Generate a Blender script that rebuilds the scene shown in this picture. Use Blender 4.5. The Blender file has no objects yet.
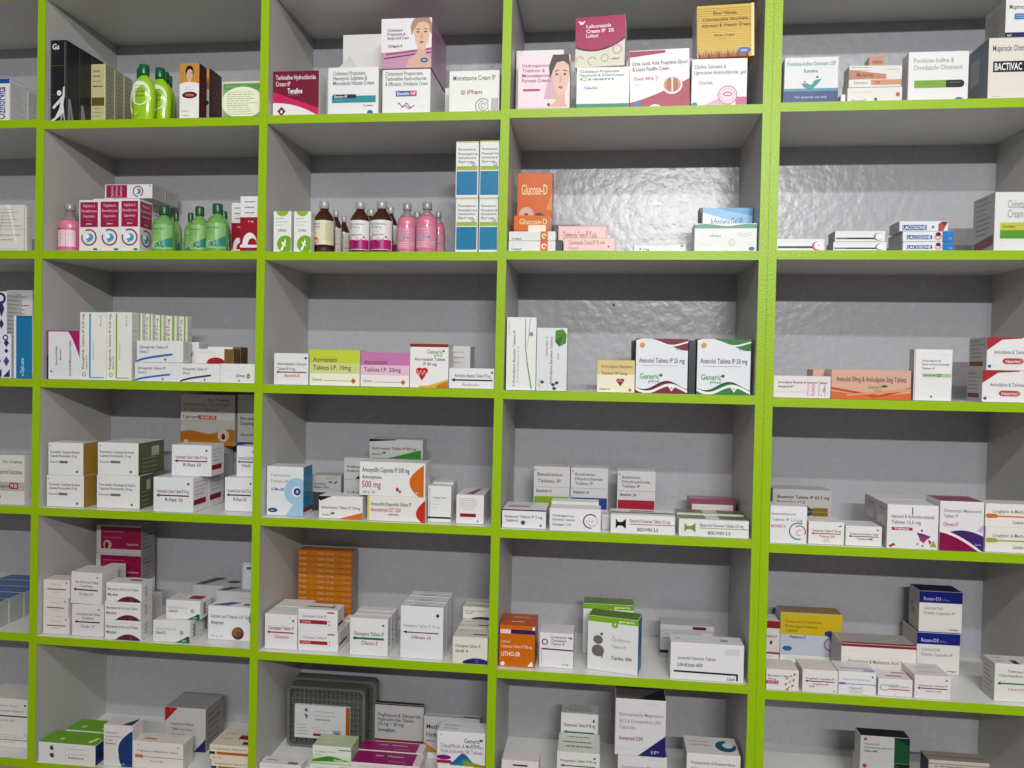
# Pharmacy shelving with lime green edges, filled with medicine cartons and bottles.
import bpy, bmesh, math, random
from math import sin, cos, pi, radians
from mathutils import Matrix, Vector
random.seed(7)
S = bpy.context.scene
COL = S.collection

CAB = {'xv': [-1.2892, -0.7595, -0.226, 0.3124, 0.8819], 'tl': [0.01342, 0.00895, 0.00608, 0.0, -0.00164], 'w': 0.0184, 'w4': 0.0347, 'z': [2.271, 1.9842, 1.6888, 1.3947, 1.0995, 0.8001, 0.5273], 'dz': [[0.0, -0.0038, -0.0013, 0.0014, 0.0037], [0.0, -0.0003, -0.0019, 0.0004, 0.0018], [0.0022, 0.0017, 0.0006, -0.0007, -0.0038], [0.0046, 0.003, 0.0018, -0.0014, -0.008], [0.0095, 0.0054, 0.0021, -0.0043, -0.0127], [-0.0117, -0.0171, 0.0, 0.0, 0.0289]], 'D': 0.259, 'cam': [0, -1.6353, 1.45], 'rot': [1.5452606142082934, -0.017738227977848617, 0.11561650005527446], 'f': 776.7336337733276}
# kind, design, x, y(front), z(base), width, depth, height, yaw, roll, label, group, row, flap, name
ITEMS = [
('b', 'oz', -1.3878, 0.02, 1.9848, 0.0437, 0.0552, 0.0999, 0, 0, 'white carton with sideways blue lettering, front of its file, top shelf, leftmost bay', 'white and blue cartons in a file', 0, '', 'medicine_box'),
('b', 'oz', -1.3878, 0.0767, 1.9848, 0.0437, 0.0552, 0.0999, 0, 0, 'white carton with sideways blue lettering, second of its file, top shelf, leftmost bay', 'white and blue cartons in a file', 0, '', 'medicine_box'),
('b', 'black', -1.2406, 0.015, 1.981, 0.0387, 0.0429, 0.1856, 0, 0, 'tall black carton with a leaping silver dancer, front of its file, top shelf, second bay', 'black dancer cartons', 0, '', 'medicine_box'),
('b', 'black', -1.2406, 0.0594, 1.981, 0.0387, 0.0429, 0.1856, 0, 0, 'tall black carton with a leaping silver dancer, second of its file, top shelf, second bay', 'black dancer cartons', 0, '', 'medicine_box'),
('b', 'black', -1.2406, 0.1037, 1.981, 0.0387, 0.0429, 0.1856, 0, 0, 'tall black carton with a leaping silver dancer, third of its file, top shelf, second bay', 'black dancer cartons', 0, '', 'medicine_box'),
('b', 'tan', -1.2025, 0.1, 1.981, 0.037, 0.035, 0.1635, 0, 0, 'slim beige carton with an olive band, front of its file, top shelf, second bay', 'beige olive band cartons', 0, '', 'medicine_box'),
('b', 'tan', -1.2025, 0.1365, 1.981, 0.037, 0.035, 0.1635, 0, 0, 'slim beige carton with an olive band, second of its file, top shelf, second bay', 'beige olive band cartons', 0, '', 'medicine_box'),
('b', 'tan', -1.2025, 0.1731, 1.981, 0.037, 0.035, 0.1635, 0, 0, 'slim beige carton with an olive band, third of its file, top shelf, second bay', 'beige olive band cartons', 0, '', 'medicine_box'),
('b', 'shampoo', -1.0419, 0.0285, 1.981, 0.055, 0.033, 0.129, 0, 0, 'lime green shampoo bottle with dark green cap at the front left, top shelf, second bay', 'lime shampoo bottles', 0, '', 'bottle'),
('b', 'shampoo', -1.1029, 0.1154, 1.981, 0.0512, 0.0307, 0.1549, 0, 0, 'lime green shampoo bottle mostly hidden behind the front left one, top shelf, second bay', 'lime shampoo bottles', 0, '', 'bottle'),
('b', 'shampoo', -1.0244, 0.0642, 1.981, 0.0539, 0.0324, 0.1349, 0, 0, 'lime green shampoo bottle second from left, top shelf, second bay', 'lime shampoo bottles', 0, '', 'bottle'),
('b', 'shampoo', -1.0369, 0.1058, 1.981, 0.046, 0.0276, 0.141, 0, 0, 'lime green shampoo bottle just behind the second one, top shelf, second bay', 'lime shampoo bottles', 0, '', 'bottle'),
('b', 'shampoo', -1.0556, 0.1521, 1.981, 0.0404, 0.0243, 0.1499, 0, 0, 'lime green shampoo bottle farthest back on the right, top shelf, second bay', 'lime shampoo bottles', 0, '', 'bottle'),
('b', 'hair', -0.9257, 0.015, 1.981, 0.0453, 0.0323, 0.1255, 0, 0, 'hair colour carton with a dark haired woman, nearer one, top shelf, second bay', '', 0, '', 'medicine_box'),
('b', 'hair', -0.9401, 0.09, 1.981, 0.0414, 0.0588, 0.1437, 0, 0, 'hair colour carton partly hidden behind an identical one, top shelf, second bay', '', 0, '', 'medicine_box'),
('b', 'cert', -0.804, 0.02, 1.981, 0.0943, 0.05, 0.0848, 0, 0, 'low pale green carton with dense printed panel, top shelf, second bay', '', 0, '', 'medicine_box'),
('b', 'terb', -0.6809, 0.02, 1.9835, 0.1049, 0.0468, 0.1015, 0, 0, 'maroon cream carton with a pink and white wave, top shelf, third bay', '', 0, '', 'medicine_box'),
('b', 'clob', -0.5513, 0.02, 1.9835, 0.113, 0.0269, 0.1068, 0, 0, 'white cream carton with teal stripe and open flap, top shelf, third bay', '', 0, 'up', 'medicine_box'),
('b', 'plain', -0.5605, 0.13, 1.9835, 0.1061, 0.06, 0.2238, 0, 0, 'plain white carton standing tall behind the teal striped one, top shelf, third bay', '', 0, '', 'medicine_box'),
('b', 'exot', -0.4342, 0.025, 1.9835, 0.1059, 0.154, 0.1013, 0, 0, 'white cream carton with blue and red title bar, top shelf, third bay', '', 0, '', 'medicine_box'),
('b', 'lady', -0.4342, 0.021, 2.0854, 0.1111, 0.1512, 0.1064, 0, 0, 'pink and white carton with a smiling woman, stacked highest, top shelf, third bay', '', 0, '', 'medicine_box'),
('b', 'momet', -0.2842, 0.02, 1.9835, 0.1084, 0.09, 0.0924, 0, 0, 'white cream carton with a grey snail spiral, top shelf, third bay', '', 0, '', 'medicine_box'),
('b', 'plain', -0.3491, 0.13, 1.9835, 0.0425, 0.04, 0.0966, 0, 0, 'small plain carton peeking behind the spiral one, top shelf, third bay', '', 0, '', 'medicine_box'),
('b', 'hydro', -0.1345, 0.012, 1.9862, 0.1097, 0.045, 0.1157, 0, 0, 'pale pink cream carton with a dark haired woman, top shelf, fourth bay', '', 0, '', 'medicine_box'),
('b', 'plain', -0.1486, 0.07, 1.9862, 0.1039, 0.05, 0.1492, 0, 0, 'plain white carton just behind the pale pink one, top shelf, fourth bay', '', 0, '', 'medicine_box'),
('b', 'green0', -0.0109, 0.012, 1.9862, 0.1095, 0.03, 0.0872, 0, 0, 'white cream carton with a dark green base band, top shelf, fourth bay', '', 0, '', 'medicine_box'),
('b', 'luli', -0.0184, 0.0115, 2.074, 0.1033, 0.06, 0.1042, -5, 0, 'crimson and cream patterned carton stacked on another, top shelf, fourth bay', '', 0, '', 'medicine_box'),
('b', 'urea', 0.1072, 0.012, 1.9862, 0.1221, 0.08, 0.1187, 0, 1.5, 'white carton with crimson sweep and round heel photo, top shelf, fourth bay', '', 0, '', 'medicine_box'),
('b', 'chol', 0.2267, 0.012, 1.9862, 0.1111, 0.09, 0.0982, 0, 0, 'white gel carton with a pink circle of lips, top shelf, fourth bay', '', 0, '', 'medicine_box'),
('b', 'silver', 0.2384, 0.012, 2.085, 0.1149, 0.08, 0.107, 0, 1.5, 'yellow carton with flames along its lower edge, top shelf, fourth bay', '', 0, '', 'medicine_box'),
('b', 'povi', 0.4087, 0.012, 1.9885, 0.1052, 0.08, 0.0938, 0, 0, 'white ointment carton with teal bird and navy base, top shelf, rightmost bay', '', 0, '', 'medicine_box'),
('b', 'pix1', 0.5352, 0.02, 1.9885, 0.1058, 0.046, 0.033, 0, 0, 'flat white carton with small grey print, lowest of stack, top shelf, rightmost bay', '', 0, '', 'medicine_box'),
('b', 'pix2', 0.5352, 0.02, 2.0221, 0.1015, 0.044, 0.0163, 0, 0, 'flat white and peach carton in the middle of stack, top shelf, rightmost bay', '', 0, '', 'medicine_box'),
('b', 'pix3', 0.5364, 0.0218, 2.0389, 0.1032, 0.0336, 0.0271, 2, 0, 'flat white and orange carton on top of stack, top shelf, rightmost bay', '', 0, '', 'medicine_box'),
('b', 'pix4', 0.5512, 0.0618, 2.0667, 0.0304, 0.03, 0.0322, 0, 0, 'tiny orange carton resting on the small stack, top shelf, rightmost bay', '', 0, '', 'medicine_box'),
('b', 'plain', 0.4743, 0.02, 1.9885, 0.0087, 0.03, 0.0204, 0, 0, 'tiny plain carton squeezed beside the small stack, top shelf, rightmost bay', '', 0, '', 'medicine_box'),
('b', 'ornid', 0.6537, 0.015, 1.9885, 0.1134, 0.0374, 0.0995, 0, 0, 'white ointment carton with green and black pill bar, top shelf, rightmost bay', '', 0, '', 'medicine_box'),
('b', 'bact', 0.8033, 0.02, 1.9885, 0.1081, 0.083, 0.1249, 0, 0, 'large white ointment carton with a black name bar, top shelf, rightmost bay', '', 0, '', 'medicine_box'),
('b', 'mupi', 0.8196, 0.02, 2.114, 0.0824, 0.0825, 0.0763, 0, 0, 'white ointment carton with blue bars, cut by the frame, top shelf, rightmost bay', '', 0, '', 'medicine_box'),
('b', 'wrap', -1.3856, 0.03, 1.6894, 0.1048, 0.0235, 0.1102, 0, 0, 'bundle of white cartons in crinkled clear wrap, second shelf, leftmost bay', '', 1, '', 'medicine_box'),
('b', 'gut', -1.1625, 0.012, 1.6892, 0.0488, 0.075, 0.1156, 0, 0, 'crimson and white antacid carton, left of front three, second shelf, second bay', 'antacid cartons in front', 1, '', 'medicine_box'),
('b', 'gut', -1.1125, 0.012, 1.6892, 0.0498, 0.075, 0.1164, 0, 0, 'crimson and white antacid carton, middle of front three, second shelf, second bay', '', 1, '', 'medicine_box'),
('b', 'gut', -1.0641, 0.012, 1.6892, 0.0457, 0.0515, 0.1179, 0, 0, 'crimson and white antacid carton, right of front three, second shelf, second bay', '', 1, '', 'medicine_box'),
('b', 'pinkb', -1.2399, 0.0544, 1.6892, 0.0488, 0.0488, 0.1158, 0, 0, 'pink syrup bottle with white panel by the left side, second shelf, second bay', '', 1, '', 'bottle'),
('b', 'gut', -1.1949, 0.11, 1.6892, 0.0542, 0.075, 0.1396, 0, 0, 'antacid carton hidden behind the left pair, second shelf, second bay', '', 1, '', 'medicine_box'),
('b', 'gutc', -1.1395, 0.11, 1.6892, 0.0498, 0.07, 0.1392, 0, 0, 'antacid carton standing behind the front right one, front of its file, second shelf, second bay', 'antacid cartons in hidden file', 1, '', 'medicine_box'),
('b', 'gutc', -1.1395, 0.1815, 1.6892, 0.0498, 0.07, 0.1392, 0, 0, 'antacid carton standing behind the front right one, second of its file, second shelf, second bay', 'antacid cartons in hidden file', 1, '', 'medicine_box'),
('b', 'gutlie', -1.1308, 0.11, 1.8289, 0.1209, 0.056, 0.0337, 0, 0, 'antacid carton lying on its side, front of its file, second shelf, second bay', 'antacid cartons lying on their sides', 1, '', 'medicine_box'),
('b', 'gutlie', -1.1308, 0.1675, 1.8289, 0.1209, 0.056, 0.0337, 0, 0, 'antacid carton lying on its side, second of its file, second shelf, second bay', 'antacid cartons lying on their sides', 1, '', 'medicine_box'),
('b', 'greenb', -1.0007, 0.0456, 1.6892, 0.0512, 0.0512, 0.1075, 0, 0, 'pale green gel bottle, leftmost at the front, second shelf, second bay', '', 1, '', 'bottle'),
('b', 'greenb', -0.9763, 0.1154, 1.6892, 0.0276, 0.0307, 0.1054, 0, 0, 'pale green gel bottle glimpsed between the front ones, second shelf, second bay', '', 1, '', 'bottle'),
('b', 'greenb', -1.0034, 0.0994, 1.6892, 0.0257, 0.0289, 0.1041, 0, 0, 'pale green gel bottle behind the leftmost one, second shelf, second bay', '', 1, '', 'bottle'),
('b', 'greenb', -0.9161, 0.0462, 1.6892, 0.0425, 0.0425, 0.1056, 0, 0, 'pale green gel bottle, middle at the front, second shelf, second bay', '', 1, '', 'bottle'),
('b', 'greenb', -0.8681, 0.0367, 1.6892, 0.0494, 0.0494, 0.1095, 0, 0, 'pale green gel bottle, rightmost at the front, second shelf, second bay', '', 1, '', 'bottle'),
('b', 'greenb', -0.8936, 0.116, 1.6892, 0.0321, 0.0321, 0.1084, 0, 0, 'pale green gel bottle behind the rightmost one, second shelf, second bay', '', 1, '', 'bottle'),
('b', 'redw', -0.7824, 0.012, 1.6892, 0.0409, 0.04, 0.1214, 0, 0, 'tall crimson carton with white arc, nearer one, second shelf, second bay', '', 1, '', 'medicine_box'),
('b', 'redw', -0.8425, 0.08, 1.6892, 0.0291, 0.04, 0.1215, 0, 0, 'tall crimson carton with white arc, behind another, second shelf, second bay', '', 1, '', 'medicine_box'),
('b', 'cyna', -0.7056, 0.012, 1.6875, 0.0402, 0.05, 0.0897, 0, 0, 'slim white carton with green circle, left of a pair, second shelf, third bay', '', 1, '', 'medicine_box'),
('b', 'cyna', -0.6589, 0.01, 1.6875, 0.0388, 0.022, 0.089, 0, 0, 'slim white carton with green circle, right of a pair, second shelf, third bay', '', 1, '', 'medicine_box'),
('b', 'amberO', -0.6268, 0.0574, 1.6875, 0.0488, 0.0488, 0.1195, 0, 0, 'amber syrup bottle with an orange fruit label, second shelf, third bay', '', 1, '', 'bottle'),
('b', 'amberP', -0.6162, 0.1039, 1.6875, 0.0278, 0.0278, 0.1083, 0, 0, 'amber syrup bottle directly behind the orange label one, second shelf, third bay', '', 1, '', 'bottle'),
('b', 'amberP', -0.6173, 0.1636, 1.6875, 0.0272, 0.0272, 0.1076, 0, 0, 'amber syrup bottle farthest back of the amber ones, second shelf, third bay', '', 1, '', 'bottle'),
('b', 'amberM', -0.5363, 0.0347, 1.6875, 0.0453, 0.0453, 0.1129, 0, 0, 'amber syrup bottle with magenta label, left of the pair, second shelf, third bay', '', 1, '', 'bottle'),
('b', 'amberM', -0.488, 0.0367, 1.6875, 0.0494, 0.0494, 0.1136, 0, 0, 'amber syrup bottle with magenta label, right of the pair, second shelf, third bay', '', 1, '', 'bottle'),
('b', 'amberM', -0.5381, 0.1208, 1.6875, 0.0416, 0.0416, 0.1139, 0, 0, 'amber syrup bottle behind the magenta pair, left, second shelf, third bay', '', 1, '', 'bottle'),
('b', 'amberM', -0.4853, 0.097, 1.6875, 0.034, 0.034, 0.1149, 0, 0, 'amber syrup bottle behind the magenta pair, right, second shelf, third bay', '', 1, '', 'bottle'),
('b', 'pink', -0.4322, 0.0408, 1.6875, 0.0416, 0.0416, 0.1109, 0, 0, 'pink lotion bottle on the left of the pink group, second shelf, third bay', '', 1, '', 'bottle'),
('b', 'pink', -0.386, 0.0347, 1.6875, 0.0454, 0.0454, 0.1113, 0, 0, 'pink lotion bottle in front at the middle, second shelf, third bay', '', 1, '', 'bottle'),
('b', 'pink', -0.4309, 0.1275, 1.6875, 0.035, 0.035, 0.1094, 0, 0, 'pink lotion bottle hidden behind the front two, second shelf, third bay', '', 1, '', 'bottle'),
('b', 'pink', -0.3759, 0.1052, 1.6875, 0.0303, 0.0303, 0.1054, 0, 0, 'dark pink lotion bottle at the right rear, second shelf, third bay', '', 1, '', 'bottle'),
('b', 'blue2', -0.2945, 0.012, 1.6875, 0.0479, 0.06, 0.1157, 0, 0, 'white and blue carton, lower left of the four, second shelf, third bay', '', 1, '', 'medicine_box'),
('b', 'blue2', -0.2473, 0.012, 1.6875, 0.041, 0.06, 0.1154, 0, 0, 'white and blue carton, lower right of the four, second shelf, third bay', '', 1, '', 'medicine_box'),
('b', 'blue2', -0.2953, 0.012, 1.8039, 0.0489, 0.06, 0.1196, 0, 0, 'white and blue carton, upper left of the four, second shelf, third bay', '', 1, '', 'medicine_box'),
('b', 'blue2', -0.2471, 0.012, 1.8035, 0.0421, 0.06, 0.1208, 0, 0, 'white and blue carton, upper right of the four, second shelf, third bay', '', 1, '', 'medicine_box'),
('b', 'whor', -0.1534, 0.012, 1.6899, 0.0996, 0.05, 0.0218, 0, 0, 'flat white carton with orange end, lowest at left, second shelf, fourth bay', '', 1, '', 'medicine_box'),
('b', 'whor', -0.1534, 0.012, 1.7123, 0.099, 0.05, 0.0197, 0, 0, 'flat white carton with orange end, second from bottom, second shelf, fourth bay', '', 1, '', 'medicine_box'),
('b', 'gluS', -0.1545, 0.017, 1.7326, 0.0773, 0.05, 0.0341, 0, 0, 'small orange glucose carton resting on flat cartons, second shelf, fourth bay', '', 1, '', 'medicine_box'),
('b', 'glu', -0.1555, 0.08, 1.6899, 0.0773, 0.05, 0.1818, 0, 0, 'tall orange glucose carton at the back left, second shelf, fourth bay', '', 1, '', 'medicine_box'),
('b', 'pinkc', -0.0323, 0.012, 1.6899, 0.1085, 0.04, 0.0286, 0, 0, 'flat pink cream carton lying at the front, second shelf, fourth bay', '', 1, '', 'medicine_box'),
('b', 'pinkc', -0.0486, 0.06, 1.6899, 0.1046, 0.04, 0.0628, 0, 0, 'flat pink cream carton leaning behind the front one, second shelf, fourth bay', '', 1, '', 'medicine_box'),
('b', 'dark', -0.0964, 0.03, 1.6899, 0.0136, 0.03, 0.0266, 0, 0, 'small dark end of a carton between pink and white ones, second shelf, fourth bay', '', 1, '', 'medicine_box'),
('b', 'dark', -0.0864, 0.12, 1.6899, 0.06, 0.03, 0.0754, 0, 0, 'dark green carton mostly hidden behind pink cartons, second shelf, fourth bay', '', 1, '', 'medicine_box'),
('b', 'flat1', 0.1137, 0.012, 1.6899, 0.107, 0.035, 0.0158, 0, 0, 'thin white carton lying alone in the middle, second shelf, fourth bay', '', 1, '', 'medicine_box'),
('b', 'rosette', 0.2471, 0.012, 1.6899, 0.1255, 0.05, 0.058, 0, 0, 'white carton with grey rosettes below the sky blue one, second shelf, fourth bay', '', 1, '', 'medicine_box'),
('b', 'sky', 0.2583, 0.066, 1.6899, 0.1032, 0.03, 0.1001, 0, 0, 'carton with a sky blue gradient top at the back, second shelf, fourth bay', '', 1, '', 'medicine_box'),
('b', 'dark', 0.2162, 0.1, 1.6899, 0.0253, 0.03, 0.1072, 0, 0, 'dark carton corner behind the sky blue one, second shelf, fourth bay', '', 1, '', 'medicine_box'),
('b', 'tube1', 0.3966, 0.012, 1.6912, 0.0942, 0.035, 0.0245, 0, 0, 'flat white tube carton with red ring beside green upright, second shelf, rightmost bay', '', 1, '', 'medicine_box'),
('b', 'tube2', 0.5124, 0.012, 1.6912, 0.1032, 0.0481, 0.0184, 0, 0, 'flat white tube carton with black bar, lower, second shelf, rightmost bay', '', 1, '', 'medicine_box'),
('b', 'tube2', 0.5123, 0.012, 1.7102, 0.0974, 0.046, 0.0214, 0, 0, 'flat white tube carton with black bar, upper, second shelf, rightmost bay', '', 1, '', 'medicine_box'),
('b', 'tube3', 0.6432, 0.012, 1.6912, 0.0966, 0.0903, 0.0183, 0, 0, 'blue and white tube carton, lowest of three, second shelf, rightmost bay', '', 1, '', 'medicine_box'),
('b', 'tube3', 0.6426, 0.012, 1.7102, 0.0965, 0.0787, 0.0202, 0, 0, 'blue and white tube carton, middle of three, second shelf, rightmost bay', '', 1, '', 'medicine_box'),
('b', 'tube4', 0.6338, 0.012, 1.7309, 0.0924, 0.0551, 0.0202, 0, 0, 'white tube carton with blue title, topmost of three, second shelf, rightmost bay', '', 1, '', 'medicine_box'),
('b', 'cloc', 0.8247, 0.02, 1.6912, 0.1085, 0.0897, 0.1185, 0, 0, 'large white cream carton with yellow and green bar, second shelf, rightmost bay', '', 1, '', 'medicine_box'),
('b', 'navy', -1.4048, 0.03, 1.3975, 0.0292, 0.06, 0.1022, 0, 0, 'white carton with navy diamonds, half outside the left edge, third shelf, leftmost bay', '', 2, '', 'medicine_box'),
('b', 'navy', -1.3729, 0.02, 1.3975, 0.0217, 0.05, 0.1013, 0, 0, 'narrow white carton with navy diamonds, lower one, third shelf, leftmost bay', '', 2, '', 'medicine_box'),
('b', 'navy', -1.4525, 0.1, 1.3975, 0.0266, 0.05, 0.207, 0, 0, 'white carton with navy diamonds, upper one, third shelf, leftmost bay', '', 2, '', 'medicine_box'),
('b', 'blank2', -1.4458, 0.15, 1.3975, 0.0699, 0.04, 0.2153, 0, 0, 'tall grey white carton standing in shade behind, third shelf, leftmost bay', '', 2, '', 'medicine_box'),
('b', 'teal', -1.325, 0.012, 1.3975, 0.0465, 0.06, 0.1437, 0, 0, 'tall teal carton with white sideways lettering, third shelf, leftmost bay', '', 2, '', 'medicine_box'),
('b', 'mag', -1.2248, 0.012, 1.397, 0.0807, 0.05, 0.1115, 0, 0, 'white carton with magenta corner and sideways print, third shelf, second bay', '', 2, '', 'medicine_box'),
('b', 'repb', -1.152, 0.012, 1.397, 0.0638, 0.05, 0.1543, 0, 0, 'tall white carton with a blue stripe and sideways lettering, third shelf, second bay', '', 2, '', 'medicine_box'),
('b', 'repg', -1.0901, 0.015, 1.397, 0.0602, 0.0292, 0.1551, 0, 0, 'tall white carton with green stripe, largest of the row, third shelf, second bay', '', 2, '', 'medicine_box'),
('b', 'repn', -1.064, 0.045, 1.397, 0.0211, 0.022, 0.155, 0, 0, 'narrow green striped spine carton, leftmost of five, third shelf, second bay', 'green striped spine cartons', 2, '', 'medicine_box'),
('b', 'repn', -1.0446, 0.057, 1.397, 0.0166, 0.022, 0.1548, 0, 0, 'narrow green striped spine carton, second of five, third shelf, second bay', 'green striped spine cartons', 2, '', 'medicine_box'),
('b', 'repn', -1.0262, 0.069, 1.397, 0.0189, 0.022, 0.1527, 0, 0, 'narrow green striped spine carton, middle of five, third shelf, second bay', 'green striped spine cartons', 2, '', 'medicine_box'),
('b', 'repn', -1.0035, 0.081, 1.397, 0.0251, 0.022, 0.1518, 0, 0, 'narrow green striped spine carton, fourth of five, third shelf, second bay', 'green striped spine cartons', 2, '', 'medicine_box'),
('b', 'repn', -0.9806, 0.093, 1.397, 0.0199, 0.022, 0.1516, 0, 0, 'narrow green striped spine carton, rightmost of five, third shelf, second bay', 'green striped spine cartons', 2, '', 'medicine_box'),
('b', 'glim', -0.9933, 0.008, 1.397, 0.1085, 0.035, 0.0423, 0, 0, 'white tablet carton with blue curve, lower one, third shelf, second bay', '', 2, '', 'medicine_box'),
('b', 'glim', -0.988, 0.008, 1.4399, 0.1103, 0.035, 0.0486, 0, 0, 'white tablet carton with blue curve, upper one, third shelf, second bay', '', 2, '', 'medicine_box'),
('b', 'glim', -0.9399, 0.055, 1.397, 0.0376, 0.05, 0.0906, 0, 0, 'white tablet carton with blue curve glimpsed behind, third shelf, second bay', '', 2, '', 'medicine_box'),
('b', 'glimk', -0.8922, 0.008, 1.397, 0.0935, 0.03, 0.0419, 0, 0, 'white tablet carton with dark curve at the front, third shelf, second bay', '', 2, '', 'medicine_box'),
('b', 'glimw', -0.8043, 0.008, 1.397, 0.0803, 0.03, 0.0429, 0, 0, 'white tablet carton with small dark logo at right, third shelf, second bay', '', 2, '', 'medicine_box'),
('b', 'rosu', -0.8598, 0.011, 1.4395, 0.089, 0.03, 0.0326, 0, 0, 'white and brown carton with red dome, front one, third shelf, second bay', '', 2, '', 'medicine_box'),
('b', 'rosu', -0.8572, 0.05, 1.397, 0.0794, 0.035, 0.0807, 0, 0, 'white and brown carton with red dome, behind, third shelf, second bay', '', 2, '', 'medicine_box'),
('b', 'ator0', -0.6835, 0.015, 1.3959, 0.0787, 0.05, 0.0696, 0, 0, 'white tablet carton with thin red arrow, far left, third shelf, third bay', '', 2, '', 'medicine_box'),
('b', 'ator1', -0.5823, 0.01, 1.3959, 0.1133, 0.06, 0.0792, 0, 0, 'lime green tablet carton fading to white, third shelf, third bay', '', 2, '', 'medicine_box'),
('b', 'ator2', -0.4692, 0.01, 1.3959, 0.1083, 0.06, 0.074, 0, 0, 'pink tablet carton fading to white, third shelf, third bay', '', 2, '', 'medicine_box'),
('b', 'ator3', -0.3709, 0.008, 1.3959, 0.0842, 0.05, 0.0945, 0, 0, 'white tablet carton with a large red heart, third shelf, third bay', '', 2, '', 'medicine_box'),
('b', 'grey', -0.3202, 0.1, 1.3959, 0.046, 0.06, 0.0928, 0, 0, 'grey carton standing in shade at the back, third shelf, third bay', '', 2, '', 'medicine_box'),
('b', 'ator4', -0.2779, 0.01, 1.3959, 0.0984, 0.04, 0.0436, 0, 0, 'flat white tablet carton with a black arrow line, third shelf, third bay', '', 2, '', 'medicine_box'),
('b', 's_am', -0.1719, 0.01, 1.3947, 0.0632, 0.05, 0.1554, 0, 0, 'tall white carton with green sliver curve, sideways print, third shelf, fourth bay', '', 2, '', 'medicine_box'),
('b', 'aml', -0.1066, 0.008, 1.3947, 0.0643, 0.05, 0.1335, 0, 0, 'tall white carton with a green leaf, sideways print, third shelf, fourth bay', '', 2, '', 'medicine_box'),
('b', 'amo', 0.0289, 0.008, 1.3947, 0.0779, 0.05, 0.0676, 0, 0, 'small cream yellow carton with red heart, third shelf, fourth bay', '', 2, '', 'medicine_box'),
('b', 'aten25', 0.1238, 0.02, 1.3947, 0.1073, 0.05, 0.114, 0, 0, 'white tablet carton with maroon waves, third shelf, fourth bay', '', 2, '', 'medicine_box'),
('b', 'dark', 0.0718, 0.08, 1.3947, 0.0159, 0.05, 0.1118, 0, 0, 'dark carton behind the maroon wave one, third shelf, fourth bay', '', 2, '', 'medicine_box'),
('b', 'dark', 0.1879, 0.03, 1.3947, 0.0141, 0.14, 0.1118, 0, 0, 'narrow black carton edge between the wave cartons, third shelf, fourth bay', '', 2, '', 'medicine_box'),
('b', 'aten50', 0.2509, 0.02, 1.3947, 0.1087, 0.05, 0.1152, 0, 0, 'white tablet carton with green waves, third shelf, fourth bay', '', 2, '', 'medicine_box'),
('b', 'aml2', 0.4059, 0.008, 1.3915, 0.1127, 0.04, 0.0449, 0, 0, 'flat white carton with pink handwritten number, third shelf, rightmost bay', '', 2, '', 'medicine_box'),
('b', 'aten5', 0.5412, 0.01, 1.3915, 0.154, 0.05, 0.0595, 0, 0, 'long peach carton with orange waves, third shelf, rightmost bay', '', 2, '', 'medicine_box'),
('b', 'aten5', 0.4582, 0.06, 1.3915, 0.0349, 0.05, 0.0588, 0, 0, 'peach carton end peeking behind the handwritten one, third shelf, rightmost bay', '', 2, '', 'medicine_box'),
('b', 'amlh', 0.6601, 0.012, 1.3915, 0.0726, 0.0251, 0.1031, 0, 0, 'tall white carton with pale green bar, third shelf, rightmost bay', '', 2, '', 'medicine_box'),
('b', 'nat', 0.8111, 0.012, 1.3915, 0.1142, 0.065, 0.063, 0, 0, 'white and crimson carton with oval badge, lower, third shelf, rightmost bay', '', 2, '', 'medicine_box'),
('b', 'nat', 0.8167, 0.014, 1.4551, 0.1103, 0.0746, 0.0655, 0, 0, 'white and crimson carton with oval badge, upper, third shelf, rightmost bay', '', 2, '', 'medicine_box'),
('b', 'm50', -1.3721, 0.0078, 1.1047, 0.1094, 0.0208, 0.115, 0, 0, 'large white carton with grey band and red tag, fourth shelf, leftmost bay', '', 3, '', 'medicine_box'),
('b', 'rosg', -1.2219, 0.016, 1.1032, 0.0921, 0.0433, 0.0722, 0, 0, 'white carton with gold side, lower left, fourth shelf, second bay', '', 3, '', 'medicine_box'),
('b', 'rosg', -1.2208, 0.016, 1.176, 0.0869, 0.0496, 0.075, 0, 0, 'white carton with gold side, upper left, fourth shelf, second bay', '', 3, '', 'medicine_box'),
('b', 'roso', -1.0966, 0.0236, 1.1032, 0.1052, 0.0526, 0.0754, 0, 0, 'white carton with olive side, lower, fourth shelf, second bay', '', 3, '', 'medicine_box'),
('b', 'roso', -1.0972, 0.0236, 1.1792, 0.0995, 0.1036, 0.0746, 0, 0, 'white carton with olive side, upper, fourth shelf, second bay', '', 3, '', 'medicine_box'),
('b', 'rdn', -0.9533, 0.0072, 1.1032, 0.0945, 0.0704, 0.078, 0, 0, 'white carton with maroon line, lower front, front of its file, fourth shelf, second bay', 'lower maroon line cartons', 3, '', 'medicine_box'),
('b', 'rdn', -0.9533, 0.0791, 1.1032, 0.0945, 0.0704, 0.078, 0, 0, 'white carton with maroon line, lower front, second of its file, fourth shelf, second bay', 'lower maroon line cartons', 3, '', 'medicine_box'),
('b', 'rdn', -0.927, 0.0372, 1.1818, 0.0956, 0.0599, 0.0704, 0, 0, 'white carton with maroon line, upper one, fourth shelf, second bay', '', 3, '', 'medicine_box'),
('b', 'rdk', -0.8156, 0.0455, 1.1032, 0.0698, 0.07, 0.0773, 0, 0, 'white carton with black line, lower right, fourth shelf, second bay', '', 3, '', 'medicine_box'),
('b', 'rdk', -0.81, 0.0655, 1.181, 0.0447, 0.05, 0.0688, 0, 0, 'white carton with black line, upper right, fourth shelf, second bay', '', 3, '', 'medicine_box'),
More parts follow.
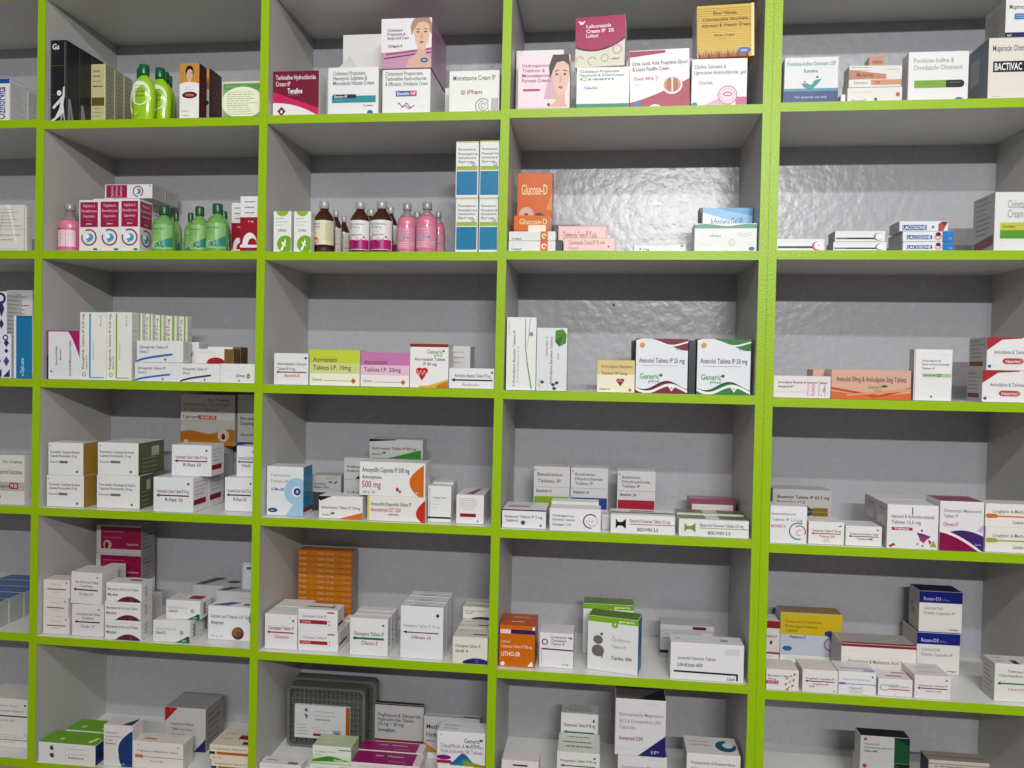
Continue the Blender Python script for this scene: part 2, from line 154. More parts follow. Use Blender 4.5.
('b', 'grey', -0.9842, 0.19, 1.1032, 0.1134, 0.05, 0.1312, 0, 0, 'white carton standing in shade under the orange one, fourth shelf, second bay', '', 3, '', 'medicine_box'),
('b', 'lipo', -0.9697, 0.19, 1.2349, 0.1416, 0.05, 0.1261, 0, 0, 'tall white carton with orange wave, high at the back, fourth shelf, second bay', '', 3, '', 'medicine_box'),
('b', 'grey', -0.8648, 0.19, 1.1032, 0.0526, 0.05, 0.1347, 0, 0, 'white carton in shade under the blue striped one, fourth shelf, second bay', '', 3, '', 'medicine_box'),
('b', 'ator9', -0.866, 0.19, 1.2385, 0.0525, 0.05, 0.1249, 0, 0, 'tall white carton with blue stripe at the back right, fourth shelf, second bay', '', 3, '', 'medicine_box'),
('b', 'telm', -0.6987, 0.025, 1.102, 0.0849, 0.0535, 0.1099, 0, 0, 'white carton with sky blue figure and blue side, fourth shelf, third bay', '', 3, '', 'medicine_box'),
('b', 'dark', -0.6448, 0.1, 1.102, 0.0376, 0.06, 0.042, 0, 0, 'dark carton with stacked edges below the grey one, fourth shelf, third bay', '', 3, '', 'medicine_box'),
('b', 'stg', -0.6313, 0.1, 1.1445, 0.072, 0.05, 0.0394, 0, 0, 'grey white carton with black print at the back, fourth shelf, third bay', '', 3, '', 'medicine_box'),
('b', 'azit', -0.5671, 0.0171, 1.102, 0.0995, 0.05, 0.0496, 0, 0, 'white tablet carton with orange corner, fourth shelf, third bay', '', 3, '', 'medicine_box'),
('b', 'acef', -0.5514, 0.09, 1.102, 0.0678, 0.05, 0.0755, 0, 0, 'grey white carton second from the base, behind, fourth shelf, third bay', '', 3, '', 'medicine_box'),
('b', 'acef', -0.5504, 0.09, 1.1781, 0.0702, 0.05, 0.0504, 0, 0, 'grey white carton with bold print, behind the antibiotic, fourth shelf, third bay', '', 3, '', 'medicine_box'),
('b', 'amxd', -0.4405, 0.0136, 1.102, 0.1295, 0.06, 0.054, 0, 0, 'white antibiotic carton with red half disc, fourth shelf, third bay', '', 3, '', 'medicine_box'),
('b', 'amx', -0.4514, 0.0176, 1.1566, 0.1475, 0.06, 0.0736, 0, 0, 'white antibiotic carton with orange half disc, fourth shelf, third bay', '', 3, '', 'medicine_box'),
('b', 'azg', -0.464, 0.092, 1.2291, 0.1247, 0.045, 0.0443, 0, 0, 'white tablet carton with green corner, highest at back, fourth shelf, third bay', '', 3, '', 'medicine_box'),
('b', 'tall1', -0.3468, 0.0249, 1.102, 0.0512, 0.0273, 0.0788, 0, 0, 'narrow white carton with black base line, fourth shelf, third bay', '', 3, '', 'medicine_box'),
('b', 'redb', -0.2782, 0.0192, 1.102, 0.0603, 0.1, 0.0629, 0, 0, 'white carton end with a crimson bar, fourth shelf, third bay', '', 3, '', 'medicine_box'),
('b', 'plain', -0.3588, 0.12, 1.102, 0.0489, 0.05, 0.0733, 0, 0, 'plain white carton in the shade behind, fourth shelf, third bay', '', 3, '', 'medicine_box'),
('b', 'betL', -0.1096, 0.14, 1.0988, 0.0829, 0.05, 0.1174, 0, 0, 'white carton with lime base, leftmost at the back, fourth shelf, fourth bay', '', 3, '', 'medicine_box'),
('b', 'betB', -0.0238, 0.14, 1.0988, 0.085, 0.05, 0.1172, 0, 0, 'white carton with navy base, middle at the back, fourth shelf, fourth bay', '', 3, '', 'medicine_box'),
('b', 'betR', 0.0825, 0.14, 1.0988, 0.0856, 0.05, 0.1135, 0, 0, 'white carton with crimson base, right at the back, fourth shelf, fourth bay', '', 3, '', 'medicine_box'),
('b', 'nebi', -0.1599, 0.0136, 1.0988, 0.0944, 0.09, 0.0403, 0, 0, 'low white carton with navy top edge, fourth shelf, fourth bay', '', 3, '', 'medicine_box'),
('b', 'ring', -0.0503, 0.004, 1.0988, 0.1078, 0.05, 0.0475, 0, 0, 'low white carton with a dark ring, fourth shelf, fourth bay', '', 3, '', 'medicine_box'),
('b', 'plain', -0.053, 0.065, 1.0988, 0.1037, 0.04, 0.0519, 0, 0, 'plain white carton just behind the ringed one, fourth shelf, fourth bay', '', 3, '', 'medicine_box'),
('b', 'bowt', 0.0909, 0.004, 1.0988, 0.1334, 0.07, 0.0392, 0, 0, 'flat white carton with black bow shape, fourth shelf, fourth bay', '', 3, '', 'medicine_box'),
('b', 'bowg', 0.2363, 0.004, 1.0988, 0.1419, 0.05, 0.0352, 0, 0, 'flat white carton with green bow shape, fourth shelf, fourth bay', '', 3, '', 'medicine_box'),
('b', 'bowg2', 0.2388, 0.075, 1.0988, 0.1423, 0.05, 0.0344, 0, 0, 'flat white and olive carton behind the green bow one, fourth shelf, fourth bay', '', 3, '', 'medicine_box'),
('b', 'maro', 0.2534, 0.15, 1.0988, 0.1028, 0.05, 0.0535, 0, 0, 'maroon edged white carton at the back right, fourth shelf, fourth bay', '', 3, '', 'medicine_box'),
('b', 'grey', 0.0139, 0.04, 1.0988, 0.0158, 0.04, 0.0303, 0, 0, 'small grey carton end between two flat cartons, fourth shelf, fourth bay', '', 3, '', 'medicine_box'),
('b', 'bos', 0.4379, 0.11, 1.0921, 0.1239, 0.06, 0.0959, 0, 0, 'large grey white carton with ochre bar at the back, fourth shelf, rightmost bay', '', 3, '', 'medicine_box'),
('b', 'bet25', 0.3862, 0.0062, 1.0921, 0.0732, 0.05, 0.0765, 0, 0, 'white carton with teal and pink ring, fourth shelf, rightmost bay', '', 3, '', 'medicine_box'),
('b', 'redar', 0.4631, 0.0122, 1.0921, 0.0705, 0.06, 0.0461, 0, 0, 'low white carton with red arrow line, fourth shelf, rightmost bay', '', 3, '', 'medicine_box'),
('b', 'blkar', 0.5366, 0.0126, 1.0921, 0.0708, 0.06, 0.0401, 0, 0, 'low white carton with purple arrow line, fourth shelf, rightmost bay', '', 3, '', 'medicine_box'),
('b', 'nebt', 0.6274, 0.004, 1.0921, 0.098, 0.0675, 0.0884, 0, 0, 'white carton with purple and ochre flakes, front of its file, fourth shelf, rightmost bay', 'purple flake cartons', 3, '', 'medicine_box'),
('b', 'nebt', 0.6274, 0.073, 1.0921, 0.098, 0.0675, 0.0884, 0, 0, 'white carton with purple and ochre flakes, second of its file, fourth shelf, rightmost bay', 'purple flake cartons', 3, '', 'medicine_box'),
('b', 'olme', 0.7204, 0.004, 1.0921, 0.0831, 0.07, 0.0992, 0, 0, 'white carton with purple and crimson waves, fourth shelf, rightmost bay', '', 3, '', 'medicine_box'),
('b', 'lineo', 0.8238, 0.0081, 1.0921, 0.1123, 0.05, 0.0495, 0, 0, 'flat white carton with olive arrow, lower, fourth shelf, rightmost bay', '', 3, '', 'medicine_box'),
('b', 'liner', 0.8227, 0.0081, 1.1422, 0.1132, 0.05, 0.0467, 0, 0, 'flat white carton with orange arrow, upper, fourth shelf, rightmost bay', '', 3, '', 'medicine_box'),
('b', 'file', -1.4691, 0.004, 0.8102, 0.1494, 0.047, 0.0595, 0, 0, 'white carton with dark blue top, front of its file, fifth shelf, leftmost bay', 'blue topped cartons in a file', 4, '', 'medicine_box'),
('b', 'file', -1.4691, 0.0525, 0.8102, 0.1494, 0.047, 0.0595, 0, 0, 'white carton with dark blue top, second of its file, fifth shelf, leftmost bay', 'blue topped cartons in a file', 4, '', 'medicine_box'),
('b', 'file', -1.4691, 0.101, 0.8102, 0.1494, 0.047, 0.0595, 0, 0, 'white carton with dark blue top, third of its file, fifth shelf, leftmost bay', 'blue topped cartons in a file', 4, '', 'medicine_box'),
('b', 'file', -1.4691, 0.1495, 0.8102, 0.1494, 0.047, 0.0595, 0, 0, 'white carton with dark blue top, fourth of its file, fifth shelf, leftmost bay', 'blue topped cartons in a file', 4, '', 'medicine_box'),
('b', 'file', -1.4691, 0.198, 0.8102, 0.1494, 0.047, 0.0595, 0, 0, 'white carton with dark blue top, fifth of its file, fifth shelf, leftmost bay', 'blue topped cartons in a file', 4, '', 'medicine_box'),
('b', 'ironl', -1.244, 0.0163, 0.8062, 0.0653, 0.04, 0.0406, 0, 0, 'small white carton with grey line, lowest at left, fifth shelf, second bay', '', 4, '', 'medicine_box'),
('b', 'ironl', -1.2446, 0.0156, 0.8474, 0.063, 0.05, 0.0422, -1, 0, 'small white carton with grey line, middle at left, fifth shelf, second bay', '', 4, '', 'medicine_box'),
('b', 'ironl', -1.2427, 0.0156, 0.8902, 0.0656, 0.04, 0.0426, 0, 0, 'small white carton with grey line, top at left, fifth shelf, second bay', '', 4, '', 'medicine_box'),
('b', 'arm', -1.1641, 0.0148, 0.8062, 0.0785, 0.06, 0.0731, 0, 0, 'white carton with bold black arrow, lower, fifth shelf, second bay', '', 4, '', 'medicine_box'),
('b', 'arm', -1.1688, 0.0148, 0.8798, 0.076, 0.06, 0.0727, 0, -1.5, 'white carton with bold black arrow, tilted on top, fifth shelf, second bay', '', 4, '', 'medicine_box'),
('b', 'arm', -1.1639, 0.0798, 0.8798, 0.0373, 0.05, 0.0668, 0, 0, 'white carton end behind the tilted one, fifth shelf, second bay', '', 4, '', 'medicine_box'),
('b', 'dome', -1.0725, 0.0067, 0.8062, 0.0872, 0.0468, 0.0446, 0, 0, 'white carton with maroon dome, bottom of three, fifth shelf, second bay', 'maroon dome cartons', 4, '', 'medicine_box'),
('b', 'dome', -1.0731, 0.0067, 0.8514, 0.0865, 0.0478, 0.0416, 0, 0, 'white carton with maroon dome, middle of three, fifth shelf, second bay', 'maroon dome cartons', 4, '', 'medicine_box'),
('b', 'dome', -1.0707, 0.0067, 0.8936, 0.0855, 0.0442, 0.0426, 0, 0, 'white carton with maroon dome, topmost of three, fifth shelf, second bay', 'maroon dome cartons', 4, '', 'medicine_box'),
('b', 'plain2', -1.0665, 0.1, 0.8062, 0.021, 0.04, 0.0726, 0, 0, 'white carton standing behind the maroon dome stack, fifth shelf, second bay', '', 4, '', 'medicine_box'),
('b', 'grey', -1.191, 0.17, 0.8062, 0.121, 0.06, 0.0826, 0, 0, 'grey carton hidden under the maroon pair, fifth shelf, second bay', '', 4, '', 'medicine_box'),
('b', 'cypr', -1.1914, 0.17, 0.8894, 0.1209, 0.06, 0.0678, 0, 0, 'maroon and white carton, lower of two at the back, fifth shelf, second bay', '', 4, '', 'medicine_box'),
('b', 'cypr', -1.1911, 0.17, 0.9578, 0.1194, 0.06, 0.0715, 0, 0, 'maroon and white carton, upper of two at the back, fifth shelf, second bay', '', 4, '', 'medicine_box'),
('b', 'tri', -0.9581, 0.0118, 0.8062, 0.0882, 0.0495, 0.0479, 0, 0, 'white carton with green corner, lower, front of its file, fifth shelf, second bay', 'green corner cartons', 4, '', 'medicine_box'),
('b', 'tri', -0.9581, 0.0628, 0.8062, 0.0882, 0.0495, 0.0479, 0, 0, 'white carton with green corner, lower, second of its file, fifth shelf, second bay', 'green corner cartons', 4, '', 'medicine_box'),
('b', 'tri', -0.9391, 0.0268, 0.8547, 0.0819, 0.0511, 0.0423, 0, 0, 'white carton with green corner, on top, fifth shelf, second bay', '', 4, '', 'medicine_box'),
('b', 'calc', -0.8312, 0.0437, 0.8062, 0.1129, 0.0405, 0.0768, 0, 0, 'white calcium carton with brown shell photo, fifth shelf, second bay', '', 4, '', 'medicine_box'),
('b', 'calb', -0.9105, 0.13, 0.8062, 0.1241, 0.08, 0.0965, 0, 0, 'white carton with navy corner at the back, fifth shelf, second bay', '', 4, '', 'medicine_box'),
('b', 'calb', -0.8378, 0.085, 0.8062, 0.103, 0.04, 0.0995, 0, 0, 'white carton with navy corner under the rounded pack, fifth shelf, second bay', '', 4, '', 'medicine_box'),
('b', 'phone', -0.812, 0.095, 0.9063, 0.0406, 0.015, 0.0669, 0, 0, 'grey white rounded pack standing on the calcium cartons, fifth shelf, second bay', '', 4, '', 'medicine_box'),
('b', 'clon', -0.7021, 0.0186, 0.8028, 0.0752, 0.055, 0.0785, 0, 0, 'white carton with thin red arrow, front of its file, fifth shelf, third bay', 'thin red arrow cartons', 4, '', 'medicine_box'),
('b', 'clon', -0.7021, 0.0751, 0.8028, 0.0752, 0.055, 0.0785, 0, 0, 'white carton with thin red arrow, second of its file, fifth shelf, third bay', 'thin red arrow cartons', 4, '', 'medicine_box'),
('b', 'clored', -0.6165, 0.0202, 0.8028, 0.092, 0.0741, 0.0434, 0, 0, 'white carton with crimson band, lower, fifth shelf, third bay', '', 4, '', 'medicine_box'),
('b', 'clored', -0.6176, 0.0202, 0.8468, 0.0908, 0.045, 0.0489, 0, 0, 'white carton with crimson band, upper, fifth shelf, third bay', '', 4, '', 'medicine_box'),
('b', 'plain2', -0.5818, 0.11, 0.8028, 0.0165, 0.04, 0.0427, 0, 0, 'white carton end behind the crimson banded pair, fifth shelf, third bay', '', 4, '', 'medicine_box'),
('b', 'clog', -0.4983, 0.0136, 0.8028, 0.0856, 0.027, 0.0817, 0, 0, 'white carton with green arrow, front of its file, fifth shelf, third bay', 'green arrow cartons', 4, '', 'medicine_box'),
('b', 'clog', -0.4983, 0.0421, 0.8028, 0.0856, 0.027, 0.0817, 0, 0, 'white carton with green arrow, second of its file, fifth shelf, third bay', 'green arrow cartons', 4, '', 'medicine_box'),
('b', 'clog', -0.4983, 0.0706, 0.8028, 0.0856, 0.027, 0.0817, 0, 0, 'white carton with green arrow, third of its file, fifth shelf, third bay', 'green arrow cartons', 4, '', 'medicine_box'),
('b', 'oli', -0.3796, 0.0137, 0.8028, 0.095, 0.037, 0.1146, 0, 0, 'tall white carton with long dark red arrow, front of its file, fifth shelf, third bay', 'dark red arrow cartons', 4, '', 'medicine_box'),
('b', 'oli', -0.3796, 0.0522, 0.8028, 0.095, 0.037, 0.1146, 0, 0, 'tall white carton with long dark red arrow, second of its file, fifth shelf, third bay', 'dark red arrow cartons', 4, '', 'medicine_box'),
('b', 'oli', -0.3796, 0.0907, 0.8028, 0.095, 0.037, 0.1146, 0, 0, 'tall white carton with long dark red arrow, third of its file, fifth shelf, third bay', 'dark red arrow cartons', 4, '', 'medicine_box'),
('b', 'olib', -0.2706, 0.004, 0.8028, 0.0766, 0.06, 0.0564, 0, 0, 'cream white carton with navy dome, lower, front of its file, fifth shelf, third bay', 'lower navy dome cartons', 4, '', 'medicine_box'),
('b', 'olib', -0.2706, 0.0655, 0.8028, 0.0766, 0.06, 0.0564, 0, 0, 'cream white carton with navy dome, lower, second of its file, fifth shelf, third bay', 'lower navy dome cartons', 4, '', 'medicine_box'),
('b', 'olib', -0.2706, 0.127, 0.8028, 0.0766, 0.06, 0.0564, 0, 0, 'cream white carton with navy dome, lower, third of its file, fifth shelf, third bay', 'lower navy dome cartons', 4, '', 'medicine_box'),
('b', 'olib', -0.2738, 0.124, 0.8598, 0.0694, 0.03, 0.0278, 0, 0, 'cream white carton with navy dome, upper, front of its file, fifth shelf, third bay', 'upper navy dome cartons', 4, '', 'medicine_box'),
('b', 'olib', -0.2738, 0.1555, 0.8598, 0.0694, 0.03, 0.0278, 0, 0, 'cream white carton with navy dome, upper, second of its file, fifth shelf, third bay', 'upper navy dome cartons', 4, '', 'medicine_box'),
('b', 'brick', -0.664, 0.19, 0.8028, 0.1385, 0.04, 0.1829, 0, 0, 'tall bundle of orange strips wrapped in clear film, fifth shelf, third bay', '', 4, '', 'medicine_box'),
('b', 'orgo', -0.1702, 0.0175, 0.7965, 0.0771, 0.08, 0.0901, 0, 0, 'orange tablet carton with white lettering, fifth shelf, fourth bay', '', 4, '', 'medicine_box'),
('b', 'escit', -0.0859, 0.0269, 0.7965, 0.0733, 0.06, 0.0746, 0, 0, 'white tablet carton with purple logo and line, fifth shelf, fourth bay', '', 4, '', 'medicine_box'),
('b', 'cipro', 0.0342, 0.0215, 0.7965, 0.1085, 0.05, 0.1169, -11, 0, 'white carton with lime top band and grey discs, front, fifth shelf, fourth bay', '', 4, '', 'medicine_box'),
('b', 'cipro', 0.0256, 0.12, 0.7965, 0.114, 0.05, 0.1149, 0, 0, 'white carton with lime top band and grey discs, behind, fifth shelf, fourth bay', '', 4, '', 'medicine_box'),
('b', 'lns', 0.2296, 0.0068, 0.7965, 0.1499, 0.05, 0.0776, 0, 0, 'long white carton with black bracket line, front, fifth shelf, fourth bay', '', 4, '', 'medicine_box'),
('b', 'lnb', 0.2019, 0.13, 0.7965, 0.119, 0.05, 0.0736, 0, 0, 'grey white carton with crimson bar, behind, fifth shelf, fourth bay', '', 4, '', 'medicine_box'),
('b', 'spot', 0.3821, 0.004, 0.788, 0.0651, 0.06, 0.0424, 0, 0, 'white carton with red dots beside the green upright, fifth shelf, rightmost bay', '', 4, '', 'medicine_box'),
('b', 'sarm', 0.4567, 0.004, 0.788, 0.07, 0.06, 0.0462, 0, 0, 'white carton with dark arrow and red script, fifth shelf, rightmost bay', '', 4, '', 'medicine_box'),
('b', 'sblu', 0.5297, 0.004, 0.788, 0.0736, 0.06, 0.0468, 0, 0, 'white carton with bright blue arrow line, fifth shelf, rightmost bay', '', 4, '', 'medicine_box'),
('b', 'sclip', 0.6057, 0.0093, 0.788, 0.0668, 0.05, 0.0347, 0, 0, 'white carton with grey clip shape and red line, fifth shelf, rightmost bay', '', 4, '', 'medicine_box'),
('b', 'sarm2', 0.6764, 0.0068, 0.788, 0.0695, 0.0674, 0.0473, 0, 0, 'small white carton with black arrow, right of the front row, fifth shelf, rightmost bay', '', 4, '', 'medicine_box'),
('b', 'pcet', 0.594, 0.075, 0.788, 0.1518, 0.07, 0.0809, 0, 0, 'long white carton with red edge in the middle, fifth shelf, rightmost bay', '', 4, '', 'medicine_box'),
('b', 'bcd', 0.7435, 0.1479, 0.788, 0.0893, 0.0801, 0.0896, 0, 0, 'white carton with deep blue top, lower, fifth shelf, rightmost bay', '', 4, '', 'medicine_box'),
('b', 'bcd', 0.7481, 0.1529, 0.8783, 0.0894, 0.0556, 0.0896, 0, 0, 'white carton with deep blue top, upper, fifth shelf, rightmost bay', '', 4, '', 'medicine_box'),
('b', 'garr', 0.8398, 0.0193, 0.788, 0.0813, 0.0499, 0.0762, 0, 0, 'white carton with green arrow at the far right, fifth shelf, rightmost bay', '', 4, '', 'medicine_box'),
('b', 'plain2', 0.4744, 0.16, 0.788, 0.1268, 0.07, 0.0179, 0, 0, 'plain white carton under the yellow one, fifth shelf, rightmost bay', '', 4, '', 'medicine_box'),
('b', 'pan', 0.479, 0.165, 0.8066, 0.134, 0.05, 0.0945, 0, 0, 'yellow and white tablet carton at the back, fifth shelf, rightmost bay', '', 4, '', 'medicine_box'),
('b', 'plain2', 0.3859, 0.16, 0.788, 0.047, 0.07, 0.0167, 0, 0, 'plain white carton under the crimson topped one, fifth shelf, rightmost bay', '', 4, '', 'medicine_box'),
('b', 'red2', 0.3925, 0.165, 0.8053, 0.0377, 0.05, 0.0746, 0, 0, 'crimson topped white carton against the green upright, fifth shelf, rightmost bay', '', 4, '', 'medicine_box'),
('b', 'stk', -1.4025, 0.045, 0.5162, 0.1261, 0.08, 0.0379, 0, 0, 'white carton with dark lines, lower of two, bottom shelf, leftmost bay', '', 5, '', 'medicine_box'),
('b', 'stk', -1.4019, 0.045, 0.5547, 0.1273, 0.08, 0.0778, 0, 0, 'white carton with dark lines, upper of two, bottom shelf, leftmost bay', '', 5, '', 'medicine_box'),
('b', 'grn', -1.2073, 0.004, 0.5108, 0.1419, 0.06, 0.0462, 0, 0, 'low white carton with lime green top, front, bottom shelf, second bay', '', 5, '', 'medicine_box'),
('b', 'grn', -1.2279, 0.1, 0.5108, 0.1057, 0.06, 0.0291, 0, 0, 'low white carton with lime green top, behind, bottom shelf, second bay', '', 5, '', 'medicine_box'),
('b', 'shel', -1.0861, 0.012, 0.5108, 0.0711, 0.0408, 0.094, 0, 0, 'white carton with a navy half disc, bottom shelf, second bay', '', 5, '', 'medicine_box'),
('b', 'piol', -0.9903, 0.015, 0.5108, 0.1212, 0.0428, 0.0599, 0, 0, 'white carton with ochre arrow line, bottom shelf, second bay', '', 5, '', 'medicine_box'),
('b', 'repr', -0.9727, 0.1, 0.5108, 0.1028, 0.0882, 0.1036, 0, 0, 'grey white carton with red and navy corners, bottom shelf, second bay', '', 5, '', 'medicine_box'),
('b', 'pio2', -0.8161, 0.015, 0.5108, 0.0916, 0.08, 0.031, 0, 0, 'flat white and orange carton, lowest at right, bottom shelf, second bay', '', 5, '', 'medicine_box'),
('b', 'pio2', -0.8183, 0.015, 0.5423, 0.0967, 0.08, 0.0341, 0, 0, 'flat white and orange carton, on top at right, bottom shelf, second bay', '', 5, '', 'medicine_box'),
('b', 'wtop', -0.698, 0.012, 0.5279, 0.0976, 0.0344, 0.0169, 0, 0, 'white carton with small red bar on its top, bottom shelf, third bay', '', 5, '', 'medicine_box'),
('b', 'ggen', -0.5829, 0.02, 0.5279, 0.0972, 0.0542, 0.0205, 0, 0, 'pale green carton under an identical one, bottom shelf, third bay', '', 5, '', 'medicine_box'),
('b', 'ggen', -0.5831, 0.025, 0.549, 0.0892, 0.055, 0.0388, 0, 0, 'pale green carton with green wave, on top, bottom shelf, third bay', '', 5, '', 'medicine_box'),
('b', 'tray', -0.6354, 0.128, 0.5279, 0.1913, 0.03, 0.1462, 0, 0, 'grey ribbed plastic tray pack with a white orange edged card, bottom shelf, third bay', '', 5, '', 'tray'),
('b', 'tray2', -0.6286, 0.163, 0.5279, 0.2081, 0.03, 0.1524, 0, 0, 'grey ribbed plastic tray leaning at the back, bottom shelf, third bay', '', 5, '', 'tray'),
('b', 'magt', -0.4573, 0.012, 0.5279, 0.1542, 0.055, 0.0353, 0, 0, 'white carton with magenta top, front one, bottom shelf, third bay', '', 5, '', 'medicine_box'),
('b', 'magt', -0.4626, 0.075, 0.5279, 0.1506, 0.0442, 0.0325, 0, 0, 'white carton with magenta top, behind, bottom shelf, third bay', '', 5, '', 'medicine_box'),
('b', 'plain2', -0.4624, 0.155, 0.5279, 0.1237, 0.055, 0.0125, 0, 0, 'plain white carton under the red based one, bottom shelf, third bay', '', 5, '', 'medicine_box'),
('b', 'para', -0.465, 0.16, 0.5411, 0.1193, 0.014, 0.0909, 0, 0, 'wide white carton with black top and red base line, bottom shelf, third bay', '', 5, '', 'medicine_box'),
('b', 'plain2', -0.3249, 0.12, 0.5279, 0.1239, 0.05, 0.0143, 0, 0, 'plain white carton under the ochre cornered one, bottom shelf, third bay', '', 5, '', 'medicine_box'),
('b', 'para2', -0.3297, 0.12, 0.5429, 0.1322, 0.02, 0.0845, 0, 0, 'white carton with ochre corner behind the front one, bottom shelf, third bay', '', 5, '', 'medicine_box'),
('b', 'plain2', -0.2867, 0.012, 0.5279, 0.1054, 0.05, 0.0444, 0, 0, 'white carton under the colourful wave one, bottom shelf, third bay', '', 5, '', 'medicine_box'),
('b', 'cigs', -0.2878, 0.012, 0.5729, 0.1069, 0.05, 0.0743, 0, 0, 'white carton with colourful waves, bottom shelf, third bay', '', 5, '', 'medicine_box'),
('b', 'smr', -0.159, 0.02, 0.5279, 0.0807, 0.05, 0.0619, 0, 0, 'small white carton with dark red top bar, bottom shelf, fourth bay', '', 5, '', 'medicine_box'),
('b', 'gar5', -0.034, 0.03, 0.5279, 0.0921, 0.09, 0.0845, 0, 0, 'white carton with green arrow, front lower, bottom shelf, fourth bay', '', 5, '', 'medicine_box'),
('b', 'gar5', -0.0347, 0.125, 0.5279, 0.0851, 0.05, 0.1277, 0, 0, 'white carton with green arrow, standing behind in shade, bottom shelf, fourth bay', '', 5, '', 'medicine_box'),
('b', 'esom', 0.1023, 0.02, 0.5279, 0.1034, 0.08, 0.0936, 0, 0, 'white capsule carton, lower one with its base unseen, bottom shelf, fourth bay', '', 5, '', 'medicine_box'),
('b', 'esom', 0.0964, 0.018, 0.6221, 0.106, 0.08, 0.1205, 0, 0, 'white capsule carton with navy triangle, upper, bottom shelf, fourth bay', '', 5, '', 'medicine_box'),
('b', 'nbo', 0.2501, 0.02, 0.5279, 0.1108, 0.08, 0.107, 0, 0, 'white carton with teal swirl on its top, bottom shelf, fourth bay', '', 5, '', 'medicine_box'),
('b', 'ddg', 0.6038, 0.05, 0.5568, 0.0992, 0.0462, 0.0733, 0, 0, 'white and dark green carton, lower, bottom shelf, rightmost bay', '', 5, '', 'medicine_box'),
('b', 'ddg', 0.6037, 0.05, 0.6307, 0.0984, 0.037, 0.0538, 0, 0, 'white and dark green carton, upper, bottom shelf, rightmost bay', '', 5, '', 'medicine_box'),
('b', 'lowr', 0.7551, 0.06, 0.5568, 0.1199, 0.0418, 0.0818, 0, 0, 'white carton with navy side near the bottom edge, bottom shelf, rightmost bay', '', 5, '', 'medicine_box')
]

# ------------------------------------------------------------------ materials
def lin(c):
    c /= 255.0
    return c / 12.92 if c <= .04045 else ((c + .055) / 1.055) ** 2.4
def rgb(h):
    h = h.lstrip('#')
    return tuple(lin(int(h[i:i + 2], 16)) for i in (0, 2, 4)) + (1,)
MATS = {}
def mat(h, rough=.42, spec=.45, trans=0, bump=0, bscale=60, coat=0, key=None, var=0):
    k = (h, rough, spec, trans, bump, bscale, coat, var)
    if k in MATS: return MATS[k]
    m = bpy.data.materials.new('paint_' + h.strip('#')); m.use_nodes = True
    nt = m.node_tree; p = nt.nodes['Principled BSDF']
    p.inputs['Base Color'].default_value = rgb(h)
    p.inputs['Roughness'].default_value = rough
    p.inputs['Specular IOR Level'].default_value = spec
    p.inputs['Transmission Weight'].default_value = trans
    p.inputs['Coat Weight'].default_value = coat
    p.inputs['Coat Roughness'].default_value = .12
    tc = nt.nodes.new('ShaderNodeTexCoord'); nz = nt.nodes.new('ShaderNodeTexNoise')
    nz.inputs['Scale'].default_value = bscale; nz.inputs['Detail'].default_value = 3
    nt.links.new(tc.outputs['Object'], nz.inputs['Vector'])
    if bump:
        b = nt.nodes.new('ShaderNodeBump'); b.inputs['Strength'].default_value = bump
        b.inputs['Distance'].default_value = .004
        nt.links.new(nz.outputs['Fac'], b.inputs['Height']); nt.links.new(b.outputs['Normal'], p.inputs['Normal'])
        if coat: nt.links.new(b.outputs['Normal'], p.inputs['Coat Normal'])
    if var:
        mx = nt.nodes.new('ShaderNodeMixRGB'); mx.blend_type = 'MULTIPLY'; mx.inputs['Fac'].default_value = var
        mx.inputs['Color1'].default_value = rgb(h); nt.links.new(nz.outputs['Color'], mx.inputs['Color2'])
        nt.links.new(mx.outputs['Color'], p.inputs['Base Color'])
    else:
        mr = nt.nodes.new('ShaderNodeMapRange'); mr.inputs['To Min'].default_value = rough * .85; mr.inputs['To Max'].default_value = rough * 1.15
        nt.links.new(nz.outputs['Fac'], mr.inputs['Value']); nt.links.new(mr.outputs['Result'], p.inputs['Roughness'])
    MATS[k] = m
    return m
def card(h):
    v = [int(h.lstrip('#')[i:i + 2], 16) for i in (0, 2, 4)]
    if max(v) - min(v) > 45: h = '#%02x%02x%02x' % tuple(int(c * .93) for c in v)
    return mat(h, .33, .3, bump=.10, bscale=35)

def link_mesh(name, me, parent=None):
    o = bpy.data.objects.new(name, me); COL.objects.link(o)
    if parent: o.parent = parent
    return o
def tag(o, label=None, cat=None, group=None, kind=None):
    if label: o['label'] = label
    if cat: o['category'] = cat
    if group: o['group'] = group
    if kind: o['kind'] = kind
    return o
def empty(name, loc, rot=(0, 0, 0)):
    o = bpy.data.objects.new(name, None); o.empty_display_size = .02
    COL.objects.link(o); o.location = loc; o.rotation_euler = rot
    return o

# ------------------------------------------------------------------ printing
TXT = {}
def text_geo(s, bold=.014):
    k = s
    if k in TXT: return TXT[k]
    cu = bpy.data.curves.new('lettering', 'FONT'); cu.body = s; cu.resolution_u = 2; cu.offset = bold
    ob = bpy.data.objects.new('lettering', cu); COL.objects.link(ob)
    dg = bpy.context.evaluated_depsgraph_get()
    me = bpy.data.meshes.new_from_object(ob.evaluated_get(dg))
    vs = [(v.co.x, v.co.y) for v in me.vertices]; fs = [tuple(p.vertices) for p in me.polygons]
    if vs:
        x0 = min(v[0] for v in vs); x1 = max(v[0] for v in vs)
        vs = [((v[0] - x0) / max(x1 - x0, 1e-6), v[1] / .62) for v in vs]
    bpy.data.objects.remove(ob); bpy.data.meshes.remove(me); bpy.data.curves.remove(cu)
    TXT[k] = (vs, fs)
    return TXT[k]

